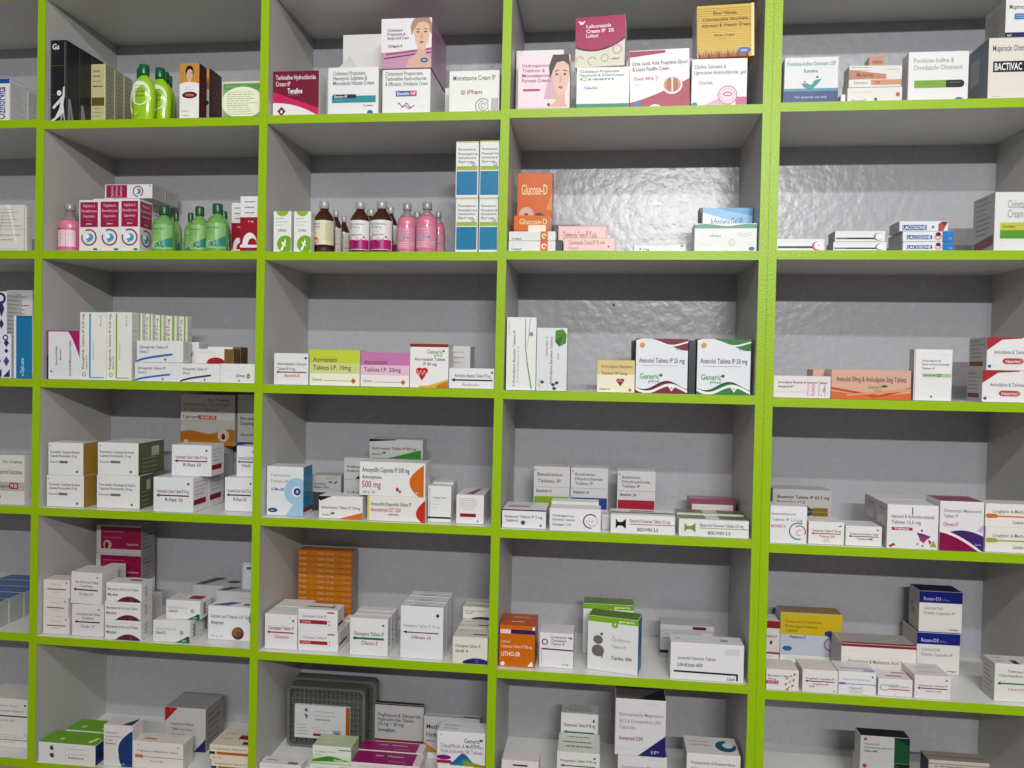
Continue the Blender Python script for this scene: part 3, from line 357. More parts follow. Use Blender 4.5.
class Mesh:
    def __init__(self): self.v = []; self.f = []; self.m = []; self.mats = []; self.sm = []
    def mi(self, m):
        if m not in self.mats: self.mats.append(m)
        return self.mats.index(m)
    def add(self, vs, fs, m, smooth=False):
        b = len(self.v); i = self.mi(m); self.v += [tuple(v) for v in vs]
        for f in fs: self.f.append(tuple(b + k for k in f)); self.m.append(i); self.sm.append(smooth)
    def bm(self, bm, m, smooth=False):
        bm.verts.index_update()
        self.add([v.co.copy() for v in bm.verts], [[v.index for v in f.verts] for f in bm.faces], m, smooth); bm.free()
    def box(self, x0, x1, y0, y1, z0, z1, m, bev=0, seg=1):
        bm = bmesh.new(); bmesh.ops.create_cube(bm, size=1)
        for v in bm.verts:
            v.co = Vector((x1 if v.co.x > 0 else x0, y1 if v.co.y > 0 else y0, z1 if v.co.z > 0 else z0))
        if bev: bmesh.ops.bevel(bm, geom=bm.edges[:], offset=bev, segments=seg, affect='EDGES', clamp_overlap=True)
        self.bm(bm, m)
    def build(self, name, parent=None):
        me = bpy.data.meshes.new(name); me.from_pydata(self.v, [], self.f)
        for m in self.mats: me.materials.append(m)
        me.polygons.foreach_set('material_index', self.m); me.polygons.foreach_set('use_smooth', self.sm)
        me.update()
        return link_mesh(name, me, parent)

def draw(M, art, P, W, H, off0=.00025, curved=False, cm=card):
    """print art on a face; P(u,v,off) gives the point; W,H the face size in metres."""
    def q(pts, c, off):
        M.add([P(u, v, off) for u, v in pts], [list(range(len(pts)))], cm(c))
    for i, a in enumerate(art):
        off = off0 + i * .00004; k = a[0]
        if k == 'r':
            _, u0, v0, u1, v1, c = a
            n = 10 if curved else 1
            for j in range(n):
                a0 = u0 + (u1 - u0) * j / n; a1 = u0 + (u1 - u0) * (j + 1) / n
                q([(a0, v0), (a1, v0), (a1, v1), (a0, v1)], c, off)
        elif k == 'e':
            _, u, v, ru, rv, c = a
            pts = [(u + ru * H / W * cos(t * pi / 12), v + rv * sin(t * pi / 12)) for t in range(24)]
            q([(min(max(x, 0), 1), min(max(y, 0), 1)) for x, y in pts], c, off)
        elif k == 'o':
            _, u, v, r, th, a0, a1, c = a
            n = 20
            for j in range(n):
                t0 = radians(a0 + (a1 - a0) * j / n); t1 = radians(a0 + (a1 - a0) * (j + 1) / n)
                q([(u + rr * H / W * cos(t), v + rr * sin(t)) for rr, t in ((r, t0), (r + th, t0), (r + th, t1), (r, t1))], c, off)
        elif k == 'p':
            pts = a[2:]; q([(min(max(pts[j], .002), .998), min(max(pts[j + 1], .002), .998)) for j in range(0, len(pts), 2)], a[1], off)
        elif k == 's':
            _, c, u0, u1, lo, hi = a
            n = 16
            cl = lambda x: min(max(x, 0), 1)
            for j in range(n):
                x0 = u0 + (u1 - u0) * j / n; x1 = u0 + (u1 - u0) * (j + 1) / n
                if hi(x0) <= lo(x0) and hi(x1) <= lo(x1): continue
                q([(x0, cl(lo(x0))), (x1, cl(lo(x1))), (x1, cl(hi(x1))), (x0, cl(hi(x0)))], c, off)
        elif k == 't':
            _, u0, u1, v, h, s, c = a
            vs, fs = text_geo(s)
            M.add([P(u0 + x * (u1 - u0), v + y * h, off) for x, y in vs], fs, cm(c))
        elif k == 'T':      # sideways, reading upwards
            _, v0, v1, u, h, s, c = a
            vs, fs = text_geo(s)
            M.add([P(u - y * h, v0 + x * (v1 - v0), off) for x, y in vs], fs, cm(c))
        elif k == 'l':
            _, u0, u1, v0, v1, n, c = a
            rnd = random.Random(int(u0 * 100 + v1 * 37 + n))
            for j in range(n):
                v = v1 - (v1 - v0) * j / max(n - 1, 1); hh = .14 * (v1 - v0) / max(n, 2) * rnd.uniform(.7, 1.2)
                x = u0; e = u0 + (u1 - u0) * rnd.uniform(.65, 1)
                while x < e:
                    x2 = min(x + rnd.uniform(.05, .2) * (u1 - u0), e)
                    q([(x, v - hh), (x2, v - hh), (x2, v + hh), (x, v + hh)], c, off); x = x2 + .025 * (u1 - u0)

K = '#3c3a40'; G = '#5f5d62'; LG = '#989699'; R_ = '#b3202c'; W_ = '#dedcda'; NV = '#1c2260'; BK = '#141416'; BL = '#1f5fae'
def r(*a): return ('r',) + a
def e(*a): return ('e',) + a
def o(*a): return ('o',) + a
def p(*a): return ('p',) + a
def s(*a): return ('s',) + a
def t(*a): return ('t',) + a
def T(*a): return ('T',) + a
def l(*a): return ('l',) + a
def cst(x): return lambda u: x
def cross(u, v, c=NV, k=.035, asp=1.0): return [r(u - k * asp, v - k * .45, u + k * asp, v + k * .45, c), r(u - k * .4 * asp, v - k, u + k * .4 * asp, v + k, c)]
def arrow(tx, br, lc, bc=R_, lv=.5, cr=NV, h=.09, line=.02):
    """white carton print: name, long arrow line, brand name below"""
    a = [l(.10, .14, .86, .90, 1, LG), t(.10, .90, lv + .08, h, tx, G), r(.12, lv - line, .90, lv + line, lc), p(lc, .07, lv, .15, lv + .035 + line, .15, lv - .035 - line),
         t(.30, .74, lv - .08 - h, h, br, bc), l(.08, .26, .07, .09, 1, LG)]
    if cr: a += cross(.88, .83, cr)
    return a
def side(c=None): return ([r(0, 0, 1, 1, c)] if c else []) + [l(.15, .85, .55, .82, 4, '#b6b4b4'), l(.15, .6, .18, .36, 3, '#b6b4b4')]
def woman(u, v, k, hair='#3a1f18', asp=1.0):
    """small printed portrait: shoulders, neck, swept hair, face, brows, eyes, nose, lips"""
    q = asp * .8
    P_ = lambda c, *a: p(c, *[(u + a[i] * k * q) if i % 2 == 0 else (v + a[i] * k) for i in range(len(a))])
    return [P_('#dcae98', -.42, -.78, .44, -.78, .34, -.56, .12, -.44, .11, -.15, -.10, -.15, -.12, -.42, -.34, -.54),
            P_(hair, -.02, .46, .20, .40, .30, .22, .30, -.02, .22, .06, -.20, .10, -.27, -.04, -.30, .18, -.20, .38),
            P_('#e6bca4', -.20, .16, -.10, .30, .10, .32, .21, .20, .22, .0, .17, -.20, .06, -.34, -.04, -.34, -.15, -.20, -.21, .0),
            P_(hair, -.24, .04, -.22, .30, -.02, .42, .20, .34, .27, .02, .20, .20, .06, .27, -.10, .24),
            P_('#5a3a2c', -.15, .10, -.05, .12, -.05, .10, -.15, .085), P_('#5a3a2c', .06, .12, .16, .10, .16, .085, .06, .10),
            P_('#2a1a18', -.14, .04, -.10, .065, -.05, .04, -.10, .02), P_('#2a1a18', .06, .04, .11, .065, .15, .04, .11, .02),
            P_('#cf9a82', .0, .04, .035, -.09, -.03, -.10), P_('#b8464e', -.06, -.18, .0, -.155, .07, -.18, .01, -.215)]
def heart(u, v, k, c, a): return [e(u - .45 * k * a, v + .3 * k, .5 * k, .5 * k, c), e(u + .45 * k * a, v + .3 * k, .5 * k, .5 * k, c), p(c, u - .93 * k * a, v + .15 * k, u, v - 1.05 * k, u + .93 * k * a, v + .15 * k)]
def wave(c, lo, hi, ph=0, am=.06, u0=0, u1=1): return s(c, u0, u1, (lambda u: lo + (am * sin(u * 6.3 + ph) if lo > 0 else 0)), (lambda u: hi + am * sin(u * 6.3 + ph)))
def generic(u0, u1, v, h, c='#4e9a3c'): return [t(u0, u1, v, h, 'Generic', c), t(u0 + .45 * (u1 - u0), u1, v - h * .7, h * .5, 'plus', c)] + cross(u1 + .03, v + h * .8, '#2c5a2c', h * .35)

D = {}
def ds(name, b, f, r_=None, l_=None, t_=None, bev=.0006):
    D[name] = dict(b=b, f=f, r=side() if r_ is None else r_, l=side() if l_ is None else l_, t=t_ or [], bev=bev)
BARE = [l(.12, .8, .75, .85, 2, LG)]
ds('plain', '#d8d6d4', [])
ds('plain2', '#dcdad8', [l(.1, .8, .6, .85, 3, LG)])
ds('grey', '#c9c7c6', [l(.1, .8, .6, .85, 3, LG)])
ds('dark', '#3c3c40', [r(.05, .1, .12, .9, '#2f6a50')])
ds('blank2', '#cfcdca', [l(.05, .95, .08, .92, 18, G)])
ds('oz', '#dddbd8', [r(0, .9, 1, 1, '#1f4f96'), T(.08, .82, .75, .45, 'Ozinorvita', '#2a4f9a'), e(.3, .05, .05, .05, '#2a4f9a')], [l(.08, .92, .08, .9, 16, LG), r(0, 0, .05, 1, W_)], None, [r(0, 0, 1, 1, '#46404a')])
ds('black', '#1b1c20', [t(.12, .55, .89, .06, 'Gs', '#e8e8e8'), l(.12, .45, .83, .85, 1, G), r(.1, .69, .9, .695, '#7a6236'), l(.05, .6, .30, .34, 2, G),
    p('#d4d4d4', .80, .43, .90, .44, .90, .34, .82, .22, .88, .10, .62, .09, .56, .16, .62, .24, .62, .30, .76, .33), p('#d4d4d4', .62, .30, .60, .24, .20, .165, .12, .18, .16, .20),
    p('#d4d4d4', .56, .17, .64, .09, .30, .03, .03, .015, .02, .03, .28, .06), p('#9a9a9c', .66, .1, .88, .12, .96, .01, .86, .02, .78, .09, .70, .02, .62, .01), e(.55, .36, .03, .034, '#d8d8d8'), r(.9, .3, .93, .98, '#84868a'), r(0, 0, .7, .015, '#b0521f')],
   [p('#8b8d90', .1, .02, .3, .02, .25, .2, .4, .02, .6, .02, .3, .3, .12, .3), r(0, 0, .02, 1, '#55575a')], None, [r(0, 0, 1, 1, '#202024')])
ds('tan', '#cfc893', [l(.15, .85, .68, .9, 4, '#6b6530'), r(.05, .40, .95, .52, '#5d5a1d'), l(.15, .85, .25, .36, 3, '#8a8050'), e(.45, .10, .06, .055, '#4a2330'), e(.38, .11, .04, .035, '#b58a92'), r(.93, 0, 1, 1, '#e3deb0')],
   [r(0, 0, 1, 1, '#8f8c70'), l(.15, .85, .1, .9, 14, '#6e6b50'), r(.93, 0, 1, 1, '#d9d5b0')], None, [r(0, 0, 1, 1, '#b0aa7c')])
ds('hair', '#dedcda', [r(0, .62, 1, 1, '#c9933c')] + woman(.50, .80, .36, '#1c100e', 2.5) + [e(.5, .60, .22, .07, '#e4e2de'), r(0, .0, 1, .6, '#e4e2de'), e(.52, .44, .14, .06, '#5a1220'), e(.52, .44, .09, .025, '#c46a6a'), l(.25, .75, .54, .58, 2, G), l(.15, .6, .08, .16, 2, LG)],
   [r(0, 0, 1, 1, '#4a1820'), r(0, 0, .12, 1, '#1c0d0e'), l(.25, .85, .2, .9, 12, '#7a4048')], None, [r(0, 0, 1, 1, '#5a2028')])
ds('cert', '#d7d9c4', [r(.02, .04, .98, .95, '#8cb878'), r(.04, .78, .96, .93, '#5f9a50'), l(.08, .9, .84, .88, 2, '#e6efd8'), e(.5, .45, .58, .41, '#e4e8c8'), l(.12, .88, .15, .72, 11, '#8a9270'), r(.02, .04, .98, .09, '#4f8a44')])
ds('terb', '#dedcda', [r(0, 0, 1, 1, '#761533'), s('#cf2560', 0, 1, lambda u: .3 - .28 * u * u - .02, lambda u: .56 - .36 * u), s(W_, 0, .97, cst(0), lambda u: .32 - .30 * u ** 2.2), t(.06, .93, .82, .085, 'Terbinafine Hydrochloride', '#e4d0d8'), t(.06, .38, .68, .085, 'Cream IP', '#e4d0d8'),
    t(.32, .64, .52, .1, 'Tenafine', '#f4f0f2'), l(.35, .65, .47, .49, 1, '#e4d0d8'), p('#7a1030', .19, .24, .28, .14, .19, .03, .10, .14), r(.165, .10, .215, .16, W_), e(.83, .03, .05, .03, BL)])
ds('clob', '#dddddb', [t(.1, .75, .84, .07, 'Clobetasol Propionate,', G), t(.1, .78, .74, .07, 'Neomycin Sulphate &', G), t(.1, .92, .64, .07, 'Miconazole Nitrate Cream', G), r(.08, .28, .95, .42, '#2b929a'), r(.10, .37, .56, .45, '#16264a'), t(.13, .38, .38, .05, 'Exotin-M', W_), l(.12, .3, .31, .33, 1, W_), t(.7, .9, .2, .04, 'Cream', '#c04060'), e(.84, .08, .06, .045, BL), l(.08, .2, .04, .06, 1, G)])
ds('exot', '#dddddb', [t(.06, .85, .87, .07, 'Clobetasol Propionate,', G), t(.06, .92, .76, .07, 'Terbinafine Hydrochloride', G), t(.06, .95, .65, .07, '& Ofloxacin, Ornidazole Cream', G), r(.28, .42, .58, .54, '#2c62b8'), r(.58, .42, .72, .54, '#c42c56'), t(.31, .56, .45, .06, 'Exotin', W_), t(.6, .7, .45, .06, 'NF', W_),
    s('#3f6fc0', .33, .6, lambda u: .22 + .04 * sin(u * 40), lambda u: .25 + .04 * sin(u * 40)), s('#d06a80', .4, .68, lambda u: .18 + .03 * sin(u * 30), lambda u: .21 + .03 * sin(u * 30)), l(.8, .95, .18, .2, 1, G), e(.1, .04, .07, .035, BL)])
ds('lady', '#c994b2', [r(0, .32, 1, 1, '#dcd8da'), s('#c994b2', 0, 1, cst(0), lambda u: .28 + .06 * u), s('#3a2238', .05, 1, lambda u: .18 + .12 * u, lambda u: .205 + .12 * u), s('#a8507c', .1, 1, lambda u: .25 + .1 * u, lambda u: .30 + .1 * u)] + woman(.80, .68, .92, '#b08a70') +
   [t(.12, .42, .74, .05, 'Clobetasol', G), t(.12, .48, .66, .05, 'Propionate &', G), t(.12, .55, .58, .05, 'Salicylic Acid Cream', G), t(.14, .42, .42, .05, 'Cream-S', K), e(.86, .15, .08, .05, BL), t(.82, .9, .135, .03, 'care', W_), l(.1, .2, .1, .12, 1, G)], [r(0, 0, 1, 1, '#b58aa4'), l(.2, .8, .2, .8, 7, '#7c5c70')], [r(0, 0, 1, 1, '#b58aa4')])
ds('momet', '#d9dbd4', [t(.08, .92, .78, .1, 'Mometasone Cream IP', G), e(.28, .5, .06, .06, '#d8a0a8'), t(.36, .66, .46, .09, 'iPham', '#a02838'), l(.38, .5, .4, .42, 1, LG), o(.68, .18, .16, .025, 40, 330, '#8f9290'), o(.69, .19, .10, .02, 90, 420, '#8f9290'), o(.69, .19, .045, .02, 0, 300, '#8f9290'), r(.84, .04, .98, .36, '#a9aba8'), e(.12, .02, .07, .03, BL)])
ds('hydro', '#e4ccd4', [s('#d8a8b8', .5, .85, cst(.2), lambda u: .2 + .5 * sin((u - .5) * 9))] + woman(.82, .60, 1.05, '#2a1a1c', .9) + [t(.08, .62, .78, .055, 'Hydroquinone', '#8a6878'), t(.08, .52, .69, .055, 'Tretinoin &', '#8a6878'), t(.08, .62, .60, .055, 'Mometasone', '#8a6878'), t(.08, .62, .51, .055, 'Furoate Cream', '#8a6878'), r(.1, .35, .43, .385, '#b02c50'), l(.12, .4, .41, .43, 1, '#b06080'), e(.85, .03, .09, .035, BL), l(.1, .25, .12, .14, 1, G), r(.0, 0, 1, .06, '#dcb4c4')] + cross(.60, .1, '#3a2848', .03))
ds('green0', '#dcdcda', [t(.06, .8, .87, .055, 'Clobetasol Propionate', G), t(.06, .9, .78, .055, 'Neomycin & Chlorocresol', G), t(.06, .7, .69, .055, 'Cream', G), t(.15, .4, .48, .055, 'Clobe-Neo', '#3a68c0'), l(.42, .5, .5, .52, 1, G), r(0, 0, 1, .13, '#0f7a5c'), l(.05, .3, .05, .08, 1, '#9ad0b8')])
ds('luli', '#cfccbc', [s('#a81e58', 0, 1, lambda u: .34 + .14 * (2 * u - .75) ** 2, cst(1)), s('#5c0c2c', 0, 1, lambda u: .31 + .14 * (2 * u - .75) ** 2, lambda u: .35 + .14 * (2 * u - .75) ** 2), t(.22, .72, .78, .06, 'Luliconazole', '#eed8e2'), t(.22, .78, .68, .06, 'Cream IP  2%', '#f4e8ee'), t(.22, .46, .59, .06, 'Lulizol', '#eed8e2'), p('#f0dce6', .05, .93, .1, .85, .16, .86, .2, .93, .14, .9),
    o(.85, .33, .07, .03, 0, 360, '#c89cb0'), o(.1, .15, .06, .02, 0, 200, '#a8a496'), o(.35, .12, .07, .02, 20, 260, '#a8a496'), o(.6, .17, .06, .02, 0, 360, '#a8a496'), t(.72, .9, .13, .04, 'cream', '#c04868')])
ds('urea', '#dcd9da', [s('#a3143c', 0, 1, cst(0), lambda u: .10 + .38 * u ** 1.3), s('#a3143c', 0, .6, lambda u: .88 + .1 * u, lambda u: .985), t(.05, .96, .74, .055, 'Urea, Lactic Acid, Propylene Glycol', K), t(.05, .66, .64, .055, '& Liquid Paraffin Cream', K), t(.08, .40, .48, .05, 'Foot Afra', '#c02844'), o(.42, .5, .04, .01, -60, 90, '#c02844'), l(.08, .2, .38, .4, 1, K), e(.71, .38, .175, .16, '#e8e4e2'), e(.71, .38, .15, .135, '#c89470'), e(.665, .38, .055, .115, '#a8623c'), e(.76, .38, .055, .115, '#a8623c'), r(.70, .26, .722, .5, '#ead8c8'), e(.13, .05, .07, .05, BL), e(.42, 0, .1, .05, '#e8e0dc')])
ds('chol', '#dad9da', [t(.04, .62, .80, .065, 'Choline Salicylate &', G), t(.04, .84, .68, .065, 'Lignocaine Hydrochloride', G), t(.88, .97, .68, .06, 'gel', G), t(.13, .38, .47, .06, 'Ora-Fast', G), l(.1, .3, .4, .42, 1, LG), p('#d8a4c0', .15, 0, .5, .18, .8, 0), r(.8, 0, 1, .2, '#c05a90'), e(.655, .24, .2, .2, '#c47890'), e(.655, .24, .175, .175, '#e4c4cc'), e(.655, .26, .10, .05, '#b86878'), e(.655, .26, .07, .018, '#e8d4d4'), o(.655, .24, .13, .012, 0, 360, '#c8909c'), e(.06, .05, .06, .05, BL)])
ds('silver', '#d8b23e', [r(0, .12 + i * .045, 1, .126 + i * .045, '#b98f2c') for i in range(19)] + [t(.28, .7, .82, .05, 'Silver Nitrate,', '#6a4c14'), t(.1, .9, .70, .05, 'Chlorhexidine Gluconate,', '#6a4c14'), t(.08, .94, .59, .05, 'Allantoin & Vitamin Cream', '#6a4c14'), t(.3, .66, .41, .035, 'Silvex Cream', '#7a5a1c'), l(.4, .55, .34, .36, 1, '#7a5a1c')] +
   [p('#a8380f' if i % 3 else '#5c1a0c', .02 + i * .055, .0, .075 + i * .055, 0, .06 + i * .055, .10 + .05 * sin(i * 2.3) ** 2, .045 + i * .055, .05, .03 + i * .055, .12 + .06 * cos(i * 1.7) ** 2) for i in range(16)] + [e(.82, .12, .12, .055, '#2f5fa8'), e(.82, .11, .07, .025, '#8fb0dc'), r(.94, 0, .99, 1, '#e8dca0')], [r(0, 0, 1, 1, '#c9a050')])
ds('povi', '#cfd0d2', [r(0, 0, 1, .27, '#143a78'), r(0, .27, 1, .33, '#3f8fa0'), t(.05, .95, .82, .075, 'Povidone-Iodine Ointment USP', '#2f8f90'), t(.36, .62, .67, .06, 'Pulvidine', '#4a4048'), l(.42, .54, .61, .63, 1, LG), p('#12918c', .44, .32, .46, .24, .62, .42, .70, .54, .56, .50, .50, .40, .42, .44, .32, .44, .36, .36), e(.38, .47, .02, .02, '#12918c'), e(.61, .57, .025, .025, '#1a4a78'), t(.2, .8, .12, .045, 'For external use only', '#a8c4e4')])
PX = '#d4d2cc'
ds('pix1', PX, [l(.08, .5, .62, .72, 1, G), l(.1, .9, .42, .48, 1, LG), e(.92, .55, .12, .14, '#c05048'), t(.08, .34, .08, .2, 'Novomed G', '#5a5456'), e(.52, .28, .1, .1, '#4a4a4c')])
ds('pix2', PX, [r(.42, .25, 1, .9, '#d09070'), t(.1, .36, .4, .3, 'Dermo', '#6b8068'), t(.5, .6, .4, .3, 'QR', '#8a3020'), l(.64, .95, .45, .6, 1, '#8a3020')])
ds('pix3', PX, [s('#c08468', 0, .7, cst(0), lambda u: .7 - .5 * u), l(.05, .5, .62, .85, 2, '#9a5034'), t(.14, .45, .15, .3, 'Mederma', '#8a3a24'), l(.7, .95, .5, .7, 1, '#5a8060')])
ds('pix4', '#c89070', [t(.2, .85, .55, .25, 'mederma', '#7a3a24'), l(.2, .85, .2, .35, 2, '#7a3a24')])
ds('ornid', '#dad9d8', [t(.08, .76, .78, .085, 'Povidone-Iodine &', LG), t(.08, .9, .64, .085, 'Ornidazole Ointment', LG), r(.1, .28, .63, .43, '#76a820'), r(.63, .28, .87, .43, '#18181a'), e(.87, .355, .075, .075, '#18181a'), l(.14, .6, .35, .37, 1, '#3f6a10'), l(.68, .88, .36, .38, 1, W_), e(.85, .04, .08, .045, BL)], side(), side())
ds('bact', '#d4cfc6', [t(.07, .75, .79, .085, 'Mupirocin Ointment', G), r(.08, .46, .8, .63, BK), t(.11, .58, .49, .10, 'BACTIVAC', '#e8e8e8'), l(.08, .3, .06, .08, 1, G)], side(), [r(0, 0, 1, 1, '#62727a'), r(.1, .4, .55, .8, '#8f9696'), l(.1, .6, .1, .35, 5, '#3a4a52')], [r(0, 0, 1, 1, '#b8b6b0')])
ds('mupi', '#d8d7d4', [r(0, 0, 1, .12, NV), t(.05, .14, .02, .06, 'med', W_), t(.08, .9, .72, .1, 'Mupirocin Ointment', G), r(.2, .45, .8, .60, '#3a7ab8'), l(.24, .76, .5, .55, 2, W_), l(.2, .35, .4, .42, 1, G)], side(), [r(0, 0, 1, 1, '#a8a6a2'), l(.1, .9, .1, .8, 8, '#5c5a5c')])
ds('wrap', '#d2cfc8', [p('#e4e2dc', 0, 0, .25, 1, .3, 1, .06, 0), p('#e6e4de', .55, 1, .62, 1, .8, .2, .76, .2), p('#bcb9b2', .3, .3, .5, .9, .52, .9, .36, .3), l(.1, .9, .55, .9, 6, LG), l(.1, .9, .26, .36, 2, G), l(.1, .9, .04, .07, 1, K), r(0, .48, 1, .49, '#b2afa8')], bev=.004)
MA = '#a01c4c'
def gutart(u0=0, w=1):
    U = lambda x: u0 + w * x
    return [r(U(.06), .47, U(.94), .96, MA), t(U(.2), U(.8), .86, .05, 'Magaldrate &', '#e4b4c4'), t(U(.12), U(.88), .76, .05, 'Simethicone', '#e4b4c4'), t(U(.2), U(.8), .66, .05, 'Suspension', '#e4b4c4'), l(U(.3), U(.7), .58, .6, 1, '#e4b4c4'), t(U(.36), U(.64), .52, .025, '200ml', W_)]
GUT = gutart() + [o(.5, .27, .135, .03, -200, 120, '#9a3850'), e(.52, .27, .08, .075, '#4a9fc4'), e(.40, .29, .055, .045, '#dcecf4'), p('#4a9fc4', .44, .2, .6, .25, .5, .18, .36, .17), e(.82, .04, .05, .02, '#1f6a8a')]
ds('gut', '#dfdcdb', GUT, GUT)
ds('gutc', '#dfdcdb', GUT, [l(.1, .9, .4, .9, 8, LG)])
ds('gutlie', '#dedbdb', [r(.03, .05, .47, .95, MA), T(.1, .85, .18, .05, 'Magaldrate &', '#e4b4c4'), T(.1, .85, .27, .05, 'Simethicone', '#e4b4c4'), T(.1, .85, .36, .05, 'Suspension', '#e4b4c4'), o(.70, .5, .32, .08, -60, 270, '#9a3850'), e(.71, .5, .2, .2, '#4a9fc4'), e(.67, .5, .1, .12, '#dcecf4'), e(.95, .85, .03, .1, '#1f6a8a')], [r(0, 0, 1, 1, '#a8a4a2'), r(0, 0, .06, 1, MA), l(.2, .8, .2, .8, 5, '#8a8684')], None, [r(0, 0, 1, 1, '#8a5060')])
ds('redw', '#dddbda', [r(0, .08, 1, .62, '#9c1828'), r(0, 0, 1, .07, '#9c1828'), r(0, .07, 1, .12, W_), s(W_, .12, .98, cst(.12), lambda u: .12 + .22 * max(0, 1 - ((u - .55) / .42) ** 2) ** .5), s('#9c1828', .42, .98, cst(.12), lambda u: .12 + .12 * max(0, 1 - ((u - .70) / .26) ** 2) ** .5), l(.25, .95, .7, .9, 3, G), l(.5, .85, .64, .66, 1, K), t(.45, .75, .53, .03, '5 mg', '#e8c4c8'), e(.5, .03, .04, .03, '#2a4a9a')])
ds('cyna', '#dedfd8', [s('#8fbf2c', .15, .85, lambda u: 1 - .12 * max(0, 1 - ((u - .5) / .35) ** 2) ** .5, cst(1)), l(.15, .8, .66, .82, 3, LG), t(.25, .75, .5, .055, 'CYPAX', K), e(.68, .2, .21, .21, '#7ab020'), p('#f0f2ea', .4, .06, .55, .18, .46, .22, .5, .27, .6, .22, .66, .34, .72, .26, .66, .2, .78, .14, .64, .17, .52, .04), l(.1, .3, .07, .1, 1, G)])
ds('blue2', '#d8d8d4', [r(.04, .05, .96, .47, '#0878a4'), r(.04, .49, .96, .56, '#9ab83c'), t(.1, .9, .84, .035, 'Paracetamol,', G), t(.1, .95, .76, .035, 'Phenylephrine', G), t(.1, .9, .69, .035, 'Hydrochloride &', G), t(.1, .8, .62, .035, 'Syrup', G), o(.8, .59, .02, .01, 0, 360, G), r(0, .98, 1, 1, '#c8cc70'), l(.1, .3, .08, .10, 1, '#9ad0f0'), l(.1, .4, .51, .54, 1, '#6a7a20')])
ds('whor', '#d6d8d4', [l(.06, .4, .72, .8, 1, LG), l(.06, .7, .45, .5, 1, LG), t(.06, .28, .12, .2, 'Ondazol', K), r(.68, 0, .84, 1, '#d8691c'), o(.76, .5, .14, .12, 0, 300, '#ecd8c4'), l(.88, .96, .4, .6, 1, LG)])
ds('gluS', '#d86808', [t(.15, .92, .45, .3, 'Glucose-D', '#f0d49c'), r(.0, 0, 1, .12, '#c05410'), r(.4, .0, .88, .4, '#ecd8c8')])
ds('glu', '#d4600a', [t(.12, .86, .74, .11, 'Glucose-D', '#f0d49c'), e(.27, .5, .09, .09, '#d8b0a0')] + heart(.27, .49, .035, '#9a3020', 1.2) + [e(.22, .12, .12, .12, '#dcb8a8')] + heart(.22, .12, .05, '#9a3020', 1.2) + [s('#40263c', .35, .92, cst(.06), lambda u: .06 + .46 * max(0, 1 - ((u - .64) / .28) ** 4)), e(.64, .38, .09, .08, '#d8a040'), r(.45, .2, .82, .24, '#c8a898'), s('#e0902c', .82, 1, cst(.55), lambda u: .55 + 1.2 * (u - .82))], [r(0, 0, 1, 1, '#b8500f'), l(.2, .8, .1, .8, 8, '#e8b080')])
ds('pinkc', '#dcb4ac', [r(.02, .06, .98, .94, '#e0bcb4'), t(.1, .8, .50, .28, 'Clotrimazole Cream IP 1% w/w', '#9a5c5c'), l(.86, .95, .82, .86, 1, G), t(.1, .3, .16, .16, 'Clotri+', '#8a7a70'), e(.87, .35, .07, .07, K), r(.1, .1, .8, .12, '#c89890')])
ds('flat1', '#d6d6d4', [l(.06, .8, .6, .75, 1, LG), e(.13, .3, .12, .12, K), t(.18, .3, .18, .2, '12g', K), l(.4, .7, .2, .25, 1, LG), r(.9, .6, .95, .85, '#5a5a60'), r(.0, .9, 1, .95, '#b4c0a0')])
ds('rosette', '#d3d5d0', [s('#3a8a74', 0, 1, cst(.82), lambda u: .94 + .04 * sin(u * 9)), t(.24, .42, .52, .07, 'Clindam', '#6a6a6a'), o(.6, .32, .10, .03, 0, 360, '#b4b8a0'), o(.6, .32, .05, .02, 0, 360, '#b4b8a0'), o(.72, .62, .05, .02, 0, 360, '#b4b8a0'), o(.80, .58, .06, .02, 0, 360, '#b4b8a0'), o(.88, .62, .05, .02, 0, 360, '#b4b8a0'), l(.1, .3, .2, .24, 1, LG), e(.92, .1, .1, .07, BL)], t_=[s('#3f8f7c', 0, 1, cst(.1), cst(.5))])
ds('sky', '#dfe4e8', [s('#7fb8dc', 0, 1, lambda u: .9 - .3 * u, cst(1)), s('#4f98c8', .3, 1, lambda u: 1.05 - .22 * u, cst(1)), t(.15, .8, .62, .16, 'Adapalene Gel IP', '#3a5a7a'), l(.1, .85, .1, .14, 1, G)] + cross(.88, .2, '#2a4a7a', .05))
TB = '#d9d9d9'
ds('tube1', TB, [l(.05, .8, .68, .78, 1, LG), r(.02, .22, .84, .4, '#1c2040'), l(.03, .2, .27, .33, 1, LG), e(.84, .42, .40, .36, '#b43c4c'), e(.87, .44, .34, .32, '#e8e2e2'), e(.88, .46, .08, .08, '#e0a8b0')])
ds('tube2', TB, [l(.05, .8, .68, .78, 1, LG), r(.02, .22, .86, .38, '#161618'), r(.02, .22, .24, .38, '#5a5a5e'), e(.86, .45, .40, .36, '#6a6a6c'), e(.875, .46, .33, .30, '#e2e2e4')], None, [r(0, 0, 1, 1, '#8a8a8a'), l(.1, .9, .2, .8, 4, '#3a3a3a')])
def tube(bl): return [l(.05, .5, .82, .88, 1, LG), r(.08, .22, .58, .64, '#1f3f84'), t(.1, .56, .28, .28, 'LACOSONE', '#e4e8f0'), e(.7, .45, .36, .34, '#d8a49c'), e(.7, .72, .26, .2, '#6a1418'), e(.69, .4, .12, .12, '#ecd0c8')] + ([r(.78, 0, 1, 1, '#1a78bc'), l(.84, .96, .66, .74, 1, '#a0d0f0'), t(.9, .97, .2, .2, '%', '#70d0b0')] if bl else [e(.68, .3, .0, .0, BL)])
ds('tube3', '#d8dade', tube(1), None, [r(0, 0, 1, 1, '#9a9c9e'), l(.1, .9, .2, .8, 4, '#4a4a4e')])
